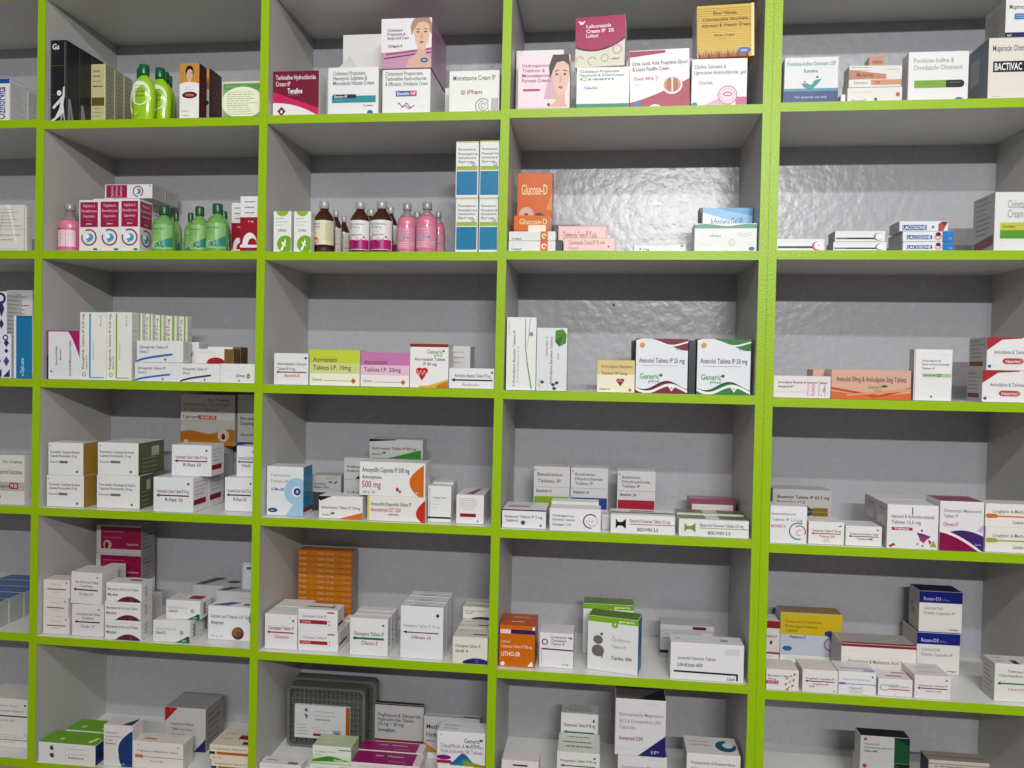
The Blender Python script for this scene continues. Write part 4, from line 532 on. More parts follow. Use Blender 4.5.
ds('tube4', '#d8dade', [l(.08, .45, .84, .9, 1, '#5a9a6a'), r(.06, .1, .56, .62, '#1f3f84'), t(.08, .54, .18, .34, 'LACOSONE', '#e4e8f0'), e(.69, .4, .14, .16, '#6a88b8'), p('#b05048', .8, 0, .9, .0, 1, .95, .86, .95, .8, .7), e(.92, .75, .18, .16, '#5a1418')], None, [r(0, 0, 1, 1, '#9a9c9e'), l(.1, .9, .2, .8, 4, '#2f4a8a')])
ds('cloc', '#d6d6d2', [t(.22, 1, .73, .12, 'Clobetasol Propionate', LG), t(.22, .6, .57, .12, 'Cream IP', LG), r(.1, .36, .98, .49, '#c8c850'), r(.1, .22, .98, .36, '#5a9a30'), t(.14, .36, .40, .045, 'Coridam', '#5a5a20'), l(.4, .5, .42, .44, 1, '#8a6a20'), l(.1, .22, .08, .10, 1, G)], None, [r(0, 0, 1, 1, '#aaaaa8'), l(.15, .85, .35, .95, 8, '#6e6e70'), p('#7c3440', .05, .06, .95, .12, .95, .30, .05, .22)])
# third shelf
ds('navy', '#dcdce4', [p('#2c3468', .5, .9, .8, .8, .5, .7, .2, .8), o(.4, .92, .04, .03, 0, 360, '#2c3468'), p('#4a5090', .5, .5, .85, .38, .5, .26, .15, .38), p('#2c3468', .1, .02, .9, .02, .9, .2), p('#2c3468', .5, .68, .75, .62, .5, .56, .25, .62)], [l(.05, .95, .05, .95, 20, LG)])
ds('teal', '#d8dcdc', [r(.14, 0, 1, 1, '#1b78a8'), T(.08, .32, .55, .16, 'Cipla care', '#c8e0f0'), e(.5, .05, .012, .012, W_), r(.14, .97, 1, 1, '#12648c')])
ds('mag', '#d9d7d9', [s('#b01c68', .6, 1, lambda u: 1 - 2.2 * (u - .6) ** 1.5, cst(1)), r(0, .5, .05, 1, '#b01c68'), r(0, 0, .05, .5, '#1c2260'), r(0, .98, 1, 1, '#b01c68'), T(.3, .68, .32, .06, 'Isosorbide', G), T(.4, .62, .44, .05, 'Mononitrate', G), T(.08, .8, .74, .06, 'Isosorbide Mononitrate Tablets', G), e(.14, .16, .02, .02, K)], None, [r(0, 0, 1, 1, '#b01c68')])
def rep_(c): return [T(.16, .97, .16, .07, 'Repaglinide Tablets IP 0.25 mg', '#4a4a48'), T(.16, .36, .28, .05, 'Repanta 0.25', '#5a5a58'), o(.17, .08, .02, .012, 0, 360, c), r(.36, .03, .42, .98, c), r(.42, .03, .92, .045, c), T(.8, .95, .82, .05, '10 x 10', G), T(.3, .55, .54, .04, 'Generic plus', LG)]
ds('repb', '#dcdbd6', rep_('#3a96c0'), t_=[r(0, 0, 1, 1, '#c8c8c4')])
ds('repg', '#dcdbd2', rep_('#86b41c'))
ds('repn', '#d6d6c8', [T(.12, .95, .32, .2, 'Repaglinide Tablets IP 0.5 mg', '#4a4a48'), r(.60, .02, .76, 1, '#7aa02c'), r(.8, .02, .84, 1, '#a8c070')])
def glim(c): return [t(.06, .68, .64, .12, 'Glimepiride Tablets IP', G), t(.06, .26, .42, .12, 'Glimis-2', '#5a6a8a'), s(c, .0, .78, lambda u: .02 + .36 * (u / .78) ** .6 - .05, lambda u: .07 + .36 * (u / .78) ** .6), e(.62, .14, .05, .06, G), l(.6, .78, .86, .88, 1, LG), r(.82, 0, .826, 1, '#c4c2c0')]
ds('glim', '#d9d9da', glim('#2f6fb4'))
ds('glimk', '#dbdbda', glim('#34384a'))
ds('glimw', '#dbdbda', [l(.05, .95, .62, .66, 1, LG), t(.45, .72, .32, .14, 'Glimet', K), e(.82, .38, .10, .13, '#4a4a30'), t(.78, .86, .32, .12, 'G2', W_), e(.55, .12, .04, .05, K)])
ds('rosu', '#e0dcd8', [r(.76, 0, 1, 1, '#7a5c2c'), l(.08, .6, .72, .8, 2, G), s('#a81c20', .30, .76, cst(0), lambda u: .42 * max(0, 1 - ((u - .54) / .25) ** 2) ** .5), l(.46, .64, .22, .26, 1, '#e8c0b8')], [r(0, 0, 1, 1, '#6e522a')])
ds('ator0', '#dbdada', [t(.1, .95, .62, .08, 'Atorvastatin Calcium', G), t(.1, .62, .46, .08, 'Tablets IP 5 mg', G), r(.1, .38, .95, .415, '#8a2c1c'), p('#8a2c1c', .06, .4, .15, .45, .15, .35), t(.3, .75, .24, .09, 'Atorvin-5', '#c84a2c'), l(.08, .25, .06, .08, 1, LG)] + cross(.93, .85, '#2a3a5a', .04))
def ator(mg, hi, bl): return [s(hi, 0, 1, lambda u: .62, cst(1)), s(bl, 0, 1, cst(.34), cst(.63)), t(.07, .55, .66, .11, 'Atorvastatin', '#4a4a4a'), t(.07, .83, .44, .11, 'Tablets I.P. ' + mg, '#4a4a4a'), l(.8, .93, .9, .93, 1, G), t(.06, .25, .13, .07, 'Generic', '#7a8a70'), r(.28, .13, .86, .145, '#c08a70'), p('#b06a3a', .88, .22, .93, .14, .88, .06, .83, .14)]
ds('ator1', '#e2e3ce', ator('10mg', '#c8d440', '#d6dc8a'), t_=[r(0, 0, 1, 1, '#c4d43c')])
ds('ator2', '#e3dbd8', ator('20mg', '#cc7cb0', '#dcb4c8'), t_=[r(0, 0, 1, 1, '#c880ac')])
ds('ator3', '#dfddda', [r(0, .93, 1, 1, '#8a2c14'), s('#c8c050', .3, 1, lambda u: 0, lambda u: .02 + .30 * (u - .3) ** 1.3), s('#cf7418', .4, 1, cst(0), lambda u: .34 * (u - .4) ** 1.5), s('#e8a840', .25, .7, cst(0), lambda u: .05)] + generic(.45, .85, .78, .08) + [t(.12, .93, .62, .06, 'Atorvastatin Tablets', G), t(.35, .7, .51, .06, 'IP 40 mg', G)] + heart(.32, .33, .16, '#c0201c', .95) + [s('#f0e8e4', .18, .46, lambda u: .33 + .05 * sin(u * 70), lambda u: .35 + .05 * sin(u * 70))])
ds('ator4', '#dbdadb', [t(.12, .92, .56, .14, 'Amlodipine Besylate Tablets IP 5mg', G), r(.1, .38, .96, .45, '#2a2840'), p('#2a2840', .05, .415, .13, .52, .13, .31), t(.28, .66, .13, .11, 'Amlovin', '#b8826a'), l(.3, .5, .84, .9, 1, LG)] + cross(.95, .8, '#2a3a4a', .06, .4))
def sideways(a, b, curve): return [T(.05, .82, .30, .07, a, G), T(.10, .6, .42, .05, b, LG), T(.75, .95, .10, .035, '30 tablets', LG)] + curve
ds('s_am', '#dcdbd8', sideways('S-Amlodipine Besylate Tablets IP', 'S-Amlodipine 2.5', [p('#2f9a68', .62, .98, .64, .98, .66, .6, .72, .4, .88, .02, .84, .02, .70, .36, .63, .6), p('#7ac49a', .78, .98, .81, .98, .72, .6, .70, .58), e(.83, .77, .03, .03, '#7a8aa0')]))
ds('aml', '#d2d4d6', [T(.1, .86, .52, .07, 'Amlodipine Besylate Tablets', G), T(.55, .86, .36, .06, 'Amlodac 5', '#5a9a8a'), T(.06, .2, .12, .04, 'generic', LG), p('#4c8a2c', .62, .96, .86, .98, .98, .90, .96, .76, .74, .70, .60, .78), p('#2c6a1c', .62, .80, .9, .90, .74, .72), e(.2, .14, .03, .025, K), e(.56, .1, .03, .025, K), e(.68, .13, .03, .025, K), e(.6, .04, .03, .025, K), r(.68, .5, .74, .6, '#b4b4a4')])
ds('amo', '#dfc88a', [s('#e3ddc4', 0, 1, cst(0), cst(.55)), t(.1, .94, .76, .08, 'Amlodipine Besylate', '#8a6a2a'), t(.1, .8, .55, .08, 'Tablets IP 5mg', '#8a6a2a')] + heart(.62, .33, .13, '#8a1420', .85) + [t(.54, .7, .33, .06, 'Amo', '#e0b0b0'), t(.06, .35, .07, .06, 'Generic', G), e(.88, .08, .05, .05, '#c8742c')], t_=[r(0, 0, 1, 1, '#c89a3c')])
def aten(mg, c, d): return [s(c, 0, 1, lambda u: .965 - .12 * u + .06 * sin(u * 5), cst(1)), s(W_, 0, 1, lambda u: .93 - .03 * u + .05 * sin(u * 7), lambda u: .97 - .04 * u + .05 * sin(u * 7)), e(.12, .88, .05, .05, '#d89a3c'), t(.78, .96, .79, .035, '10 x 10 tablets', K), t(.06, .94, .56, .075, 'Atenolol Tablets IP ' + mg, '#4a4c50'), r(.1, .50, .82, .508, '#c48a90')] + generic(.08, .46, .26, .09) + \
    [s(c, 0, 1, cst(0), lambda u: .12 + .08 * sin(u * 7 + 3.6)), s(d, 0, 1, lambda u: .12 + .08 * sin(u * 7 + 3.6), lambda u: .15 + .08 * sin(u * 7 + 3.6)), s(W_, 0, 1, lambda u: .06 + .07 * sin(u * 7 + 3.2), lambda u: .11 + .07 * sin(u * 7 + 3.2))] + heart(.70, .10, .06, '#e8e6e6', .95) + [t(.67, .73, .08, .04, 'At', G)]
ds('aten25', '#d6dade', aten('25 mg', '#7c1c34', '#3a0c18'), None, [r(0, 0, 1, 1, '#5a1a28')], [r(0, 0, 1, 1, '#7c1c34')])
ds('aten50', '#d6dade', aten('50 mg', '#2f7a34', '#123a18'), [r(0, 0, 1, 1, '#1f4a28')], [r(0, 0, 1, 1, '#14161a')], [r(0, 0, 1, 1, '#2f7a34')])
ds('aml2', '#d9d2d0', [t(.08, .94, .66, .09, 'Amlodipine Besylate & Atenolol Tablets', K), t(.08, .36, .46, .1, 'Amtenol-AT', '#4a3a4a'), r(.08, .26, .6, .27, LG), t(.60, .92, .1, .5, '1.8 1.4', '#c49aac')])
ds('aten5', '#dcae98', [s('#d86a38', 0, 1, cst(0), lambda u: .08 + .3 * abs(u - .55) ** 1.2 + .04), s('#c8481c', 0, .6, lambda u: .32 - .42 * u, lambda u: .40 - .42 * u), s('#c8481c', .5, 1, lambda u: .05 + .75 * (u - .5) ** 1.3, lambda u: .12 + .8 * (u - .5) ** 1.3), s('#e09a74', .2, 1, lambda u: .1 + .25 * (u - .2), lambda u: .16 + .3 * (u - .2)), t(.06, .94, .60, .15, 'Atenolol 50mg & Amlodipine 5mg Tablets', '#7a5048')] + generic(.46, .64, .36, .12, '#8a9a3c') + [l(.04, .2, .06, .09, 1, '#5a6a3c')])
ds('amlh', '#dbdada', [t(.2, .7, .76, .035, 'Amlodipine &', G), t(.2, .92, .69, .035, 'Hydrochlorothiazide', G), t(.2, .55, .61, .035, 'Tablets IP', G), r(.22, .46, .98, .53, '#a8cc98'), t(.26, .6, .48, .03, 'Amlodac', '#3a6a3a'), o(.66, .495, .02, .012, 0, 360, '#2a4a2a'), l(.25, .7, .42, .44, 1, LG), e(.47, .08, .02, .02, G), l(.7, .9, .88, .9, 1, LG), r(.02, 0, .035, 1, '#c49aa0')], None, [r(0, 0, 1, 1, '#bcb8b8')])
NAT = [s('#a82c34', 0, .28, lambda u: .60 + 1.3 * u, cst(1)), s('#a82c34', 0, .6, lambda u: .9 + .12 * u, cst(1)), t(.12, .78, .50, .1, 'Amlodipine & Telmisartan', '#7a7878'), e(.34, .28, .12, .09, '#b8383c'), e(.56, .28, .12, .09, '#c07a50'), r(.34, .19, .56, .37, '#b84440'), t(.32, .56, .23, .08, 'Natrim', W_), e(.05, .12, .05, .05, BL), l(.1, .2, .1, .14, 1, LG), s('#a82c34', .8, 1, cst(0), lambda u: .5 * (u - .8))]
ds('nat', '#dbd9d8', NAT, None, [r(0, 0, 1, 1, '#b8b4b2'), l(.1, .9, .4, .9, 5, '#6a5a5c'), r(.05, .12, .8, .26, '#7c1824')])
# fourth shelf
ds('m50', '#cfcbc4', [t(.5, .95, .84, .05, '10 x 10 tablets', G), t(.3, .95, .62, .08, 'Metoprolol Succinate', G), r(0, .28, 1, .46, '#a8a4a0'), t(.3, .66, .34, .06, 'Metoprol', K), r(.66, .32, .86, .44, '#b43434'), t(.69, .83, .35, .06, 'M 50', W_), e(.42, .16, .04, .035, '#b04848')], [r(0, 0, 1, 1, '#d8d4d0')])
ROS = [e(.06, .9, .02, .02, G), t(.06, .9, .68, .07, 'Rosuvastatin, Clopidogrel & Aspirin', G), t(.06, .82, .56, .07, 'Capsules Rosuvastatin 10 mg', G), t(.06, .3, .38, .06, 'Rosuvin', '#7a7470'), r(.32, .37, .56, .45, '#a08070'), t(.34, .54, .38, .05, 'Gold 10', '#4a2418'), l(.05, .3, .08, .10, 1, LG), e(.82, .12, .04, .04, '#5a6a8a')]
ds('rosg', '#dbdad8', ROS, [r(0, 0, 1, 1, '#b08a3a'), r(0, 0, .04, 1, '#8a6a28')], None)
ds('roso', '#dbdad8', ROS, [r(0, 0, 1, 1, '#54583c'), r(.5, .55, .8, .85, '#a8aaa0'), l(.15, .9, .1, .5, 4, '#8a8c74')], None)
ds('rdn', '#dbdadb', arrow('Rosuvastatin Calcium Tablets IP 10 mg', 'R-Fast 10', '#7c1428', K, .48), [l(.1, .9, .5, .85, 4, LG), r(.05, .2, .8, .36, '#8c1824')])
ds('rdk', '#dbdadb', arrow('Rosuvastatin Calcium Tablets IP 20 mg', 'R-Fast 20', '#26282e', K, .48))
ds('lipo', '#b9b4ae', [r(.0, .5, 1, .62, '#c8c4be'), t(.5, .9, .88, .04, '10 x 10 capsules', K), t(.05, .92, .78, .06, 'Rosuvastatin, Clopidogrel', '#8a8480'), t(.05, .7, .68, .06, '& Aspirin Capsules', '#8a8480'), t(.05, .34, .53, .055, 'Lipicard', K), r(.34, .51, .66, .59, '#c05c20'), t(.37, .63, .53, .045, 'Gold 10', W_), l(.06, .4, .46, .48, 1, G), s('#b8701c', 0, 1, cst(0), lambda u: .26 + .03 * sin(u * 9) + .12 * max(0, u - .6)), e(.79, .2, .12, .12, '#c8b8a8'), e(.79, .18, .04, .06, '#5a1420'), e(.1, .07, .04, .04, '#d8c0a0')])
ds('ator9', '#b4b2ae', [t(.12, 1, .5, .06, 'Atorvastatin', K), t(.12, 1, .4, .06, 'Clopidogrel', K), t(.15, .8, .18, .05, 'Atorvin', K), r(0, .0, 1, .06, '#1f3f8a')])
ds('lipU', '#bcb8b4', [])
ds('telm', '#d5d8da', [e(.82, .50, .26, .28, '#a4c8e0'), e(.82, .50, .10, .11, '#d5d8da'), p('#a4c8e0', .52, 0, .92, 0, 1, .02, 1, .5, .84, .36, .7, .2), r(.94, 0, 1, .5, '#a4c8e0'), t(.1, .64, .80, .05, 'Telmisartan', '#a09a94'), t(.1, .60, .68, .05, 'Tablets I.P.', '#a09a94'), t(.12, .48, .51, .05, 'ATMA-100', '#1c3a6a'), l(.12, .3, .46, .48, 1, G), e(.84, .5, .075, .075, '#1c3c7a'), e(.84, .5, .03, .035, '#a4c8e0'), e(.17, .11, .10, .045, '#1c3c7a'), t(.12, .22, .095, .03, 'Inova', W_)],
   [r(0, 0, 1, 1, '#2f88ae'), l(.1, .9, .3, .85, 8, '#1c5a7c'), r(0, .07, 1, .16, '#8c1c34'), r(0, 0, 1, .07, '#c4ccd0')])
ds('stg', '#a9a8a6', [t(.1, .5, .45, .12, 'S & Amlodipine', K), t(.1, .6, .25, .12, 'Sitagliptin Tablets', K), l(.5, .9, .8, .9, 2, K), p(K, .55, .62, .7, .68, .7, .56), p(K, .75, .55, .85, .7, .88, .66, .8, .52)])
ds('azit', '#dcdad8', [p(BK, 0, 1, .3, 1, .04, .78, 0, .85), s('#d86c1c', .45, 1, cst(0), lambda u: .55 * (u - .45)), t(.05, .95, .44, .1, 'Azithromycin Tablets IP 250mg', G), t(.08, .28, .12, .09, 'Generic', '#6a8a60')] + cross(.32, .24, '#2c5a2c', .05) + [l(.72, .9, .86, .88, 1, '#c06060')])
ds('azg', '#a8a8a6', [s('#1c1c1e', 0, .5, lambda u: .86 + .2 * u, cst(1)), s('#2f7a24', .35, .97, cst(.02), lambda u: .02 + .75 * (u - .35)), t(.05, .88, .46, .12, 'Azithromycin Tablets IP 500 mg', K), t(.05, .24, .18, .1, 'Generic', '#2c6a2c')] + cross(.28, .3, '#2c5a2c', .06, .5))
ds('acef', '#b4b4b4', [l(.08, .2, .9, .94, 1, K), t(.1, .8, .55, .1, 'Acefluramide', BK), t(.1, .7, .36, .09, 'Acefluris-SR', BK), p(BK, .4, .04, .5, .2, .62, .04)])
ds('amx', '#dbdad9', [t(.04, .76, .70, .13, 'Amoxycillin Capsules IP 500 mg', '#3a3c44'), t(.04, .34, .50, .1, 'Amoxymox', K), t(.04, .33, .24, .17, '500 mg', '#b83a2c'), t(.06, .24, .06, .07, '10 x 10', G), s('#d8681c', .76, .98, lambda u: .45 - .55 * ((u - .76) / .22) ** .5, lambda u: .45 + .50 * ((u - .76) / .22) ** .6), t(.82, .92, .06, .07, 'I.P.', '#f0c8a0'), e(.58, .2, .05, .06, '#b83a2c'), e(.62, .14, .04, .04, '#b83a2c'), l(.52, .68, .03, .05, 1, G), l(.6, .8, .9, .92, 1, G)])
ds('amxd', '#dcd8d2', [r(0, 0, .035, 1, '#e0c860'), t(.06, .76, .62, .13, 'Amoxycillin Dispersible Tablets IP', '#4a4c50'), t(.06, .58, .38, .14, 'Amoxymox DT 250', '#b83a2c'), t(.36, .55, .24, .07, 'tablets', K), l(.08, .3, .1, .14, 1, G), s('#c4301c', .84, 1, lambda u: .35 - .45 * ((u - .84) / .16) ** .5, lambda u: .35 + .55 * ((u - .84) / .16) ** .6)])
ds('tall1', '#dadad8', [r(.07, .02, .09, .95, '#8c3048'), t(.2, .8, .66, .04, 'Sitagliptin Tablets', G), l(.2, .6, .56, .6, 1, G), l(.6, .85, .86, .88, 1, LG), r(0, .1, 1, .15, '#26292c'), l(.2, .5, .4, .5, 2, LG)])
ds('redb', '#dcd9da', [l(.12, .8, .5, .88, 7, LG), r(.14, .24, .72, .36, '#8c1424'), l(.14, .7, .14, .18, 1, LG), e(.78, .1, .03, .03, '#c04a5a')], t_=[p('#8c3848', .3, .1, .6, .1, .75, .9, .6, .9)])
def bet(c, tx, extra): return [e(.05, .93, .015, .015, G)] + extra + [r(.02, .2, .98, .42, c), r(.02, .60, .98, .605, G), t(.08, .5, .50, .05, tx, K), l(.12, .4, .455, .47, 1, LG)]
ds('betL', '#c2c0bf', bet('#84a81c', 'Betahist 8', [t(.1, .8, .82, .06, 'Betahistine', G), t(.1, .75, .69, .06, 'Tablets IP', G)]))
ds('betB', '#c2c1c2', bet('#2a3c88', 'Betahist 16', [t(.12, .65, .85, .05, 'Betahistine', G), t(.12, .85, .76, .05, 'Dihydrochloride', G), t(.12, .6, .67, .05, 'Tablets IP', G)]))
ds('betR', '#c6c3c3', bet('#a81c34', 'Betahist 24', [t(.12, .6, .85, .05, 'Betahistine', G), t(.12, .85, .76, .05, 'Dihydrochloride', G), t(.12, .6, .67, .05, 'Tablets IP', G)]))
ds('nebi', '#dad9da', [t(.06, .92, .55, .12, 'Nebivolol Tablets IP 5 mg', G), t(.1, .36, .34, .12, 'Nebivin-5', K), e(.48, .3, .12, .12, '#4a4c52'), p('#b03848', .84, .12, .88, .26, .92, .12), r(0, .93, 1, 1, '#1c1c5a')], t_=[s('#c07888', .1, .6, cst(.3), cst(.5)), l(.3, .8, .6, .8, 2, G)])
ds('ring', '#dbdadb', [t(.06, .48, .64, .08, 'Dabigatran', G), t(.06, .5, .46, .08, 'Etexilate Tablets', G), t(.06, .42, .24, .09, 'Dabigex 110', '#8c3048'), o(.80, .48, .28, .05, 40, 280, '#3a2430'), o(.84, .48, .20, .03, 200, 420, '#b0a8ac'), t(.72, .86, .44, .07, '110', LG)])
def bow(c, lc): return [p(c, .08, .25, .12, .42, .18, .42, .24, .25, .24, .8, .18, .62, .12, .62, .08, .8), r(.3, .5, 1, .54, lc), t(.3, .92, .62, .15, 'Bisoprolol Fumarate Tablets 2.5 mg', G), t(.42, .74, .16, .16, 'BISOVIN 2.5', K)]
ds('bowt', '#dcdbda', bow(BK, '#c04a3c'), t_=[r(0, .3, 1, .5, '#3c3a3c'), r(.3, .6, .7, .8, '#b0405a')])
ds('bowg', '#dcdbd8', bow('#7a9a2c', '#7a9a3c'), t_=[r(0, .2, .4, 1, '#6a7458'), r(.6, .2, 1, 1, '#6a7458')])
ds('bowg2', '#c8cabc', bow('#7a9a2c', '#7a9a3c'), t_=[r(0, .2, .4, 1, '#5c6648'), r(.62, .2, 1, 1, '#5c6648')])
ds('maro', '#8a4458', [r(.06, .1, .94, .80, '#cfc4c0'), t(.2, .8, .35, .12, 'Telmisartan Tablets', '#8a7a70'), l(.7, .92, .55, .6, 1, '#8c2c48')], [r(0, 0, 1, 1, '#7c2440')], None, [r(0, 0, 1, 1, '#a85878')])
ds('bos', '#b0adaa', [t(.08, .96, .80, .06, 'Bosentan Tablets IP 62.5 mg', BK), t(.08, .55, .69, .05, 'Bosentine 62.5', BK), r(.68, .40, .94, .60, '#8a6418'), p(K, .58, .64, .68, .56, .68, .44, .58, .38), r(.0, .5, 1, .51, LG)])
ds('bet25', '#dcdadb', [t(.04, .7, .76, .07, 'Betamethasone', '#8a8a8a'), t(.04, .88, .60, .07, 'Tablets IP 2.5 mg', '#8a8a8a'), t(.03, .43, .42, .07, 'BETNESTA', '#c04a5a'), o(.76, .34, .20, .035, 60, 290, '#2f8a94'), o(.80, .33, .14, .03, -30, 130, '#c0506a'), o(.80, .30, .06, .02, 60, 300, '#d890a0'), l(.04, .4, .1, .13, 1, LG)])
ds('redar', '#dcd9d6', arrow('Telmisartan Tablets IP 20 mg', 'Telvin-20', '#a82c34', '#b0404c', .48) + [r(.42, .1, .6, .26, '#c8c8b0')])
ds('blkar', '#dcdad9', arrow('Telmisartan & Amlodipine Tablets', 'Telvin-AM', '#4c1c44', K, .48))
ds('nebt', '#dbd9da', [t(.08, .92, .70, .07, 'Nebivolol & Hydrochlorothiazide', '#6a6a6e'), t(.08, .66, .57, .07, 'Tablets 12.5 mg', '#6a6a6e'), r(.09, .42, .50, .49, '#b0243c'), t(.14, .44, .43, .055, 'Velnex', W_), r(.48, .78, .50, .95, K), p('#7a3470', .58, .38, .70, .36, .86, .30, .80, .24, .66, .18, .62, .30), p('#a03a80', .66, .3, .78, .22, .72, .14, .64, .22), p('#c02c54', .80, .24, .88, .18, .84, .1), p('#b0a030', .84, .06, .97, .06, .92, .22), e(.68, .43, .025, .025, '#2f3a6a'), e(.6, .12, .02, .02, '#5a3a6a'), e(.7, .08, .02, .02, '#5a3a6a'), e(.08, .06, .04, .03, '#b0343c'), e(.13, .09, .04, .03, '#b0343c')],
   None, [r(0, 0, 1, 1, '#b8b5b5'), t(.3, .85, .84, .06, 'Velnex', '#b0505c'), r(.2, .5, .85, .7, '#cfcccc'), r(.2, .25, .85, .42, '#cfcccc')])
ds('olme', '#d9d6d8', [t(.08, .94, .78, .06, 'Olmesartan Medoxomil', '#8a8488'), t(.08, .42, .67, .06, 'Tablets IP', '#8a8488'), t(.08, .42, .50, .065, 'Olmeva-20', '#b04a64'), l(.1, .3, .46, .48, 1, LG), s('#46206c', .12, 1, cst(0), lambda u: .26 + .18 * sin(2.4 * u + .35) ** 1.0 - .02), s(W_, 0, 1, cst(0), lambda u: .40 - .44 * u ** 1.6 + .02), s('#8a0c44', 0, 1, cst(0), lambda u: .37 - .44 * u ** 1.5), p('#b8a4cc', .84, .42, 1, .56, 1, .38), t(.8, .95, .12, .04, 'Ajanta', '#8fb0e0'), l(.08, .3, .08, .1, 1, '#d06a90')], t_=[r(0, 0, 1, 1, '#8a2048')])
def linez(c): return [t(.12, 1, .62, .12, 'Linagliptin & Metformin Tablets', '#8a7a78'), p(c, .0, .5, .03, .38, .2, .40, .2, .44, .8, .44, .8, .5, .2, .5, .2, .56, .03, .58), t(.46, .7, .16, .13, 'Linavin-M', '#b05c5c')]
ds('liner', '#dcd9d4', linez('#d86a2c'))
ds('lineo', '#dcd9d4', linez('#a8a850'))
# fifth shelf
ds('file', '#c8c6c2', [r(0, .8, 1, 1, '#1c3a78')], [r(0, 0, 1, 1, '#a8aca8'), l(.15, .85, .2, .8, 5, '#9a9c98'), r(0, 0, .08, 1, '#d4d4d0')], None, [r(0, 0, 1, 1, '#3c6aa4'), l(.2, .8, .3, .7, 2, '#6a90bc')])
ds('ironl', '#d6cfcc', [t(.3, .7, .72, .07, 'Ferrous', '#b0a09a'), r(.15, .46, .85, .52, '#6a5458'), t(.4, .6, .3, .06, 'Fe-XT', '#b09a9a'), e(.88, .85, .04, .05, K), l(.08, .3, .08, .1, 1, LG)])
ds('arm', '#d6d1d0', [t(.15, .9, .66, .07, 'Iron & Folic Acid Tablets', G), t(.3, .7, .54, .06, 'Tablets', G), r(.14, .43, .88, .47, '#24242a'), p('#24242a', .09, .45, .17, .51, .17, .40), t(.28, .74, .27, .08, 'Orofer XT', '#b0787c'), l(.08, .26, .08, .1, 1, LG)] + cross(.85, .86, '#2a3038', .03))
ds('dome', '#dcdad9', [r(.04, .84, .96, .85, LG), t(.05, .92, .60, .12, 'Mecobalamin & Folic Acid Tablets', G), t(.05, .33, .30, .14, 'Mecobest', K), s('#5c2430', .28, .98, cst(0), lambda u: .30 * max(0, 1 - ((u - .66) / .36) ** 2)), o(.72, .12, .05, .03, 0, 360, '#8a5a60')], [l(.2, .8, .3, .7, 3, LG), r(.4, .2, .5, .8, '#a8a6a4')], None, [r(.5, .5, .85, .75, '#8c4048')])
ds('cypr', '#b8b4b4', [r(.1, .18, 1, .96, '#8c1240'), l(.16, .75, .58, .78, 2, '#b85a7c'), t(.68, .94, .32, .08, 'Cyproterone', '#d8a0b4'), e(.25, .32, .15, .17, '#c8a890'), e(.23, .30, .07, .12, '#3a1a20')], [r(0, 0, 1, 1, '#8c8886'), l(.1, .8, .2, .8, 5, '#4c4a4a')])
ds('tri', '#dbdad8', [l(.06, .6, .64, .7, 1, LG), t(.07, .62, .56, .1, 'Calcium & Vitamin D3', '#a8a49c'), t(.07, .34, .36, .12, 'Calvin-D3', K), e(.78, .46, .10, .10, '#9a9c98'), s('#1c6a3c', .62, 1, cst(0), lambda u: .9 * (u - .62) if u < .9 else .30), t(.8, .92, .04, .08, 'IP', '#a8c8a8'), l(.05, .3, .06, .1, 1, LG)], [l(.2, .8, .2, .8, 4, LG), r(.3, .2, .5, .8, '#8a8886')], None, [r(.55, .3, .95, .8, '#8c2030'), l(.1, .5, .4, .7, 2, LG)])
ds('calc', '#dcdbdd', [t(.05, .98, .66, .09, 'Calcium and Vitamin D3 Tablets', '#6a6870'), t(.06, .33, .47, .09, 'Amprical', '#1c1c2c'), l(.06, .28, .37, .4, 1, K), t(.08, .32, .08, .06, '10 x 15', LG), e(.64, .22, .19, .19, '#5a3a28'), e(.62, .26, .14, .13, '#8a6248'), e(.66, .2, .07, .08, '#6e4230'), s('#1c2c5c', .88, 1, lambda u: .6 - 4 * (u - .88), lambda u: .6 + 1.5 * (u - .88) ** .5)], t_=[p('#34347c', .05, .2, .4, .2, .6, .9, .35, .9), e(.75, .5, .2, .2, '#6a2838')])
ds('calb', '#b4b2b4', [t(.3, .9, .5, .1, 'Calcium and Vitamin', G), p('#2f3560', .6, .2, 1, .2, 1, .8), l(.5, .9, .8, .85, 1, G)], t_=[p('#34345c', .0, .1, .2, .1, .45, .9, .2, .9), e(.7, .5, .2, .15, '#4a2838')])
ds('phone', '#aab0b4', [r(.15, .08, .95, .92, '#b8bcc0'), r(.3, .75, .7, .85, '#4a6a8a')], [r(0, 0, 1, 1, '#6a6e72')], bev=.006)
ds('clon', '#dcd9da', arrow('Clonazepam Tablets IP', 'Clonavin', '#b8342c', '#c05a50', .48, '#3a3c44'))
def clr(): return [t(.1, .72, .64, .11, 'Clonazepam Tablets IP', '#8a8888'), r(.04, .34, .74, .52, '#b01c28'), t(.08, .32, .38, .09, 'CLONAVIN', '#e8b8b8'), e(.79, .48, .03, .035, '#b01c28'), e(.79, .32, .03, .035, '#b01c28'), r(.74, .86, .92, .92, '#7c2430'), l(.06, .2, .1, .12, 1, LG)]
ds('clored', '#dcdadb', clr(), [l(.2, .8, .5, .85, 3, LG), r(.1, .25, .8, .4, '#6c1420')], None, [r(.15, .4, .8, .55, '#8c1c2c'), r(.8, .3, .86, .7, '#b04050')])
ds('clog', '#dbdada', arrow('Olanzapine Tablets IP', 'Olavin-5', '#1c7444', '#b0483c', .46, '#4a7a3c', line=.03), [l(.2, .8, .3, .7, 4, G)])
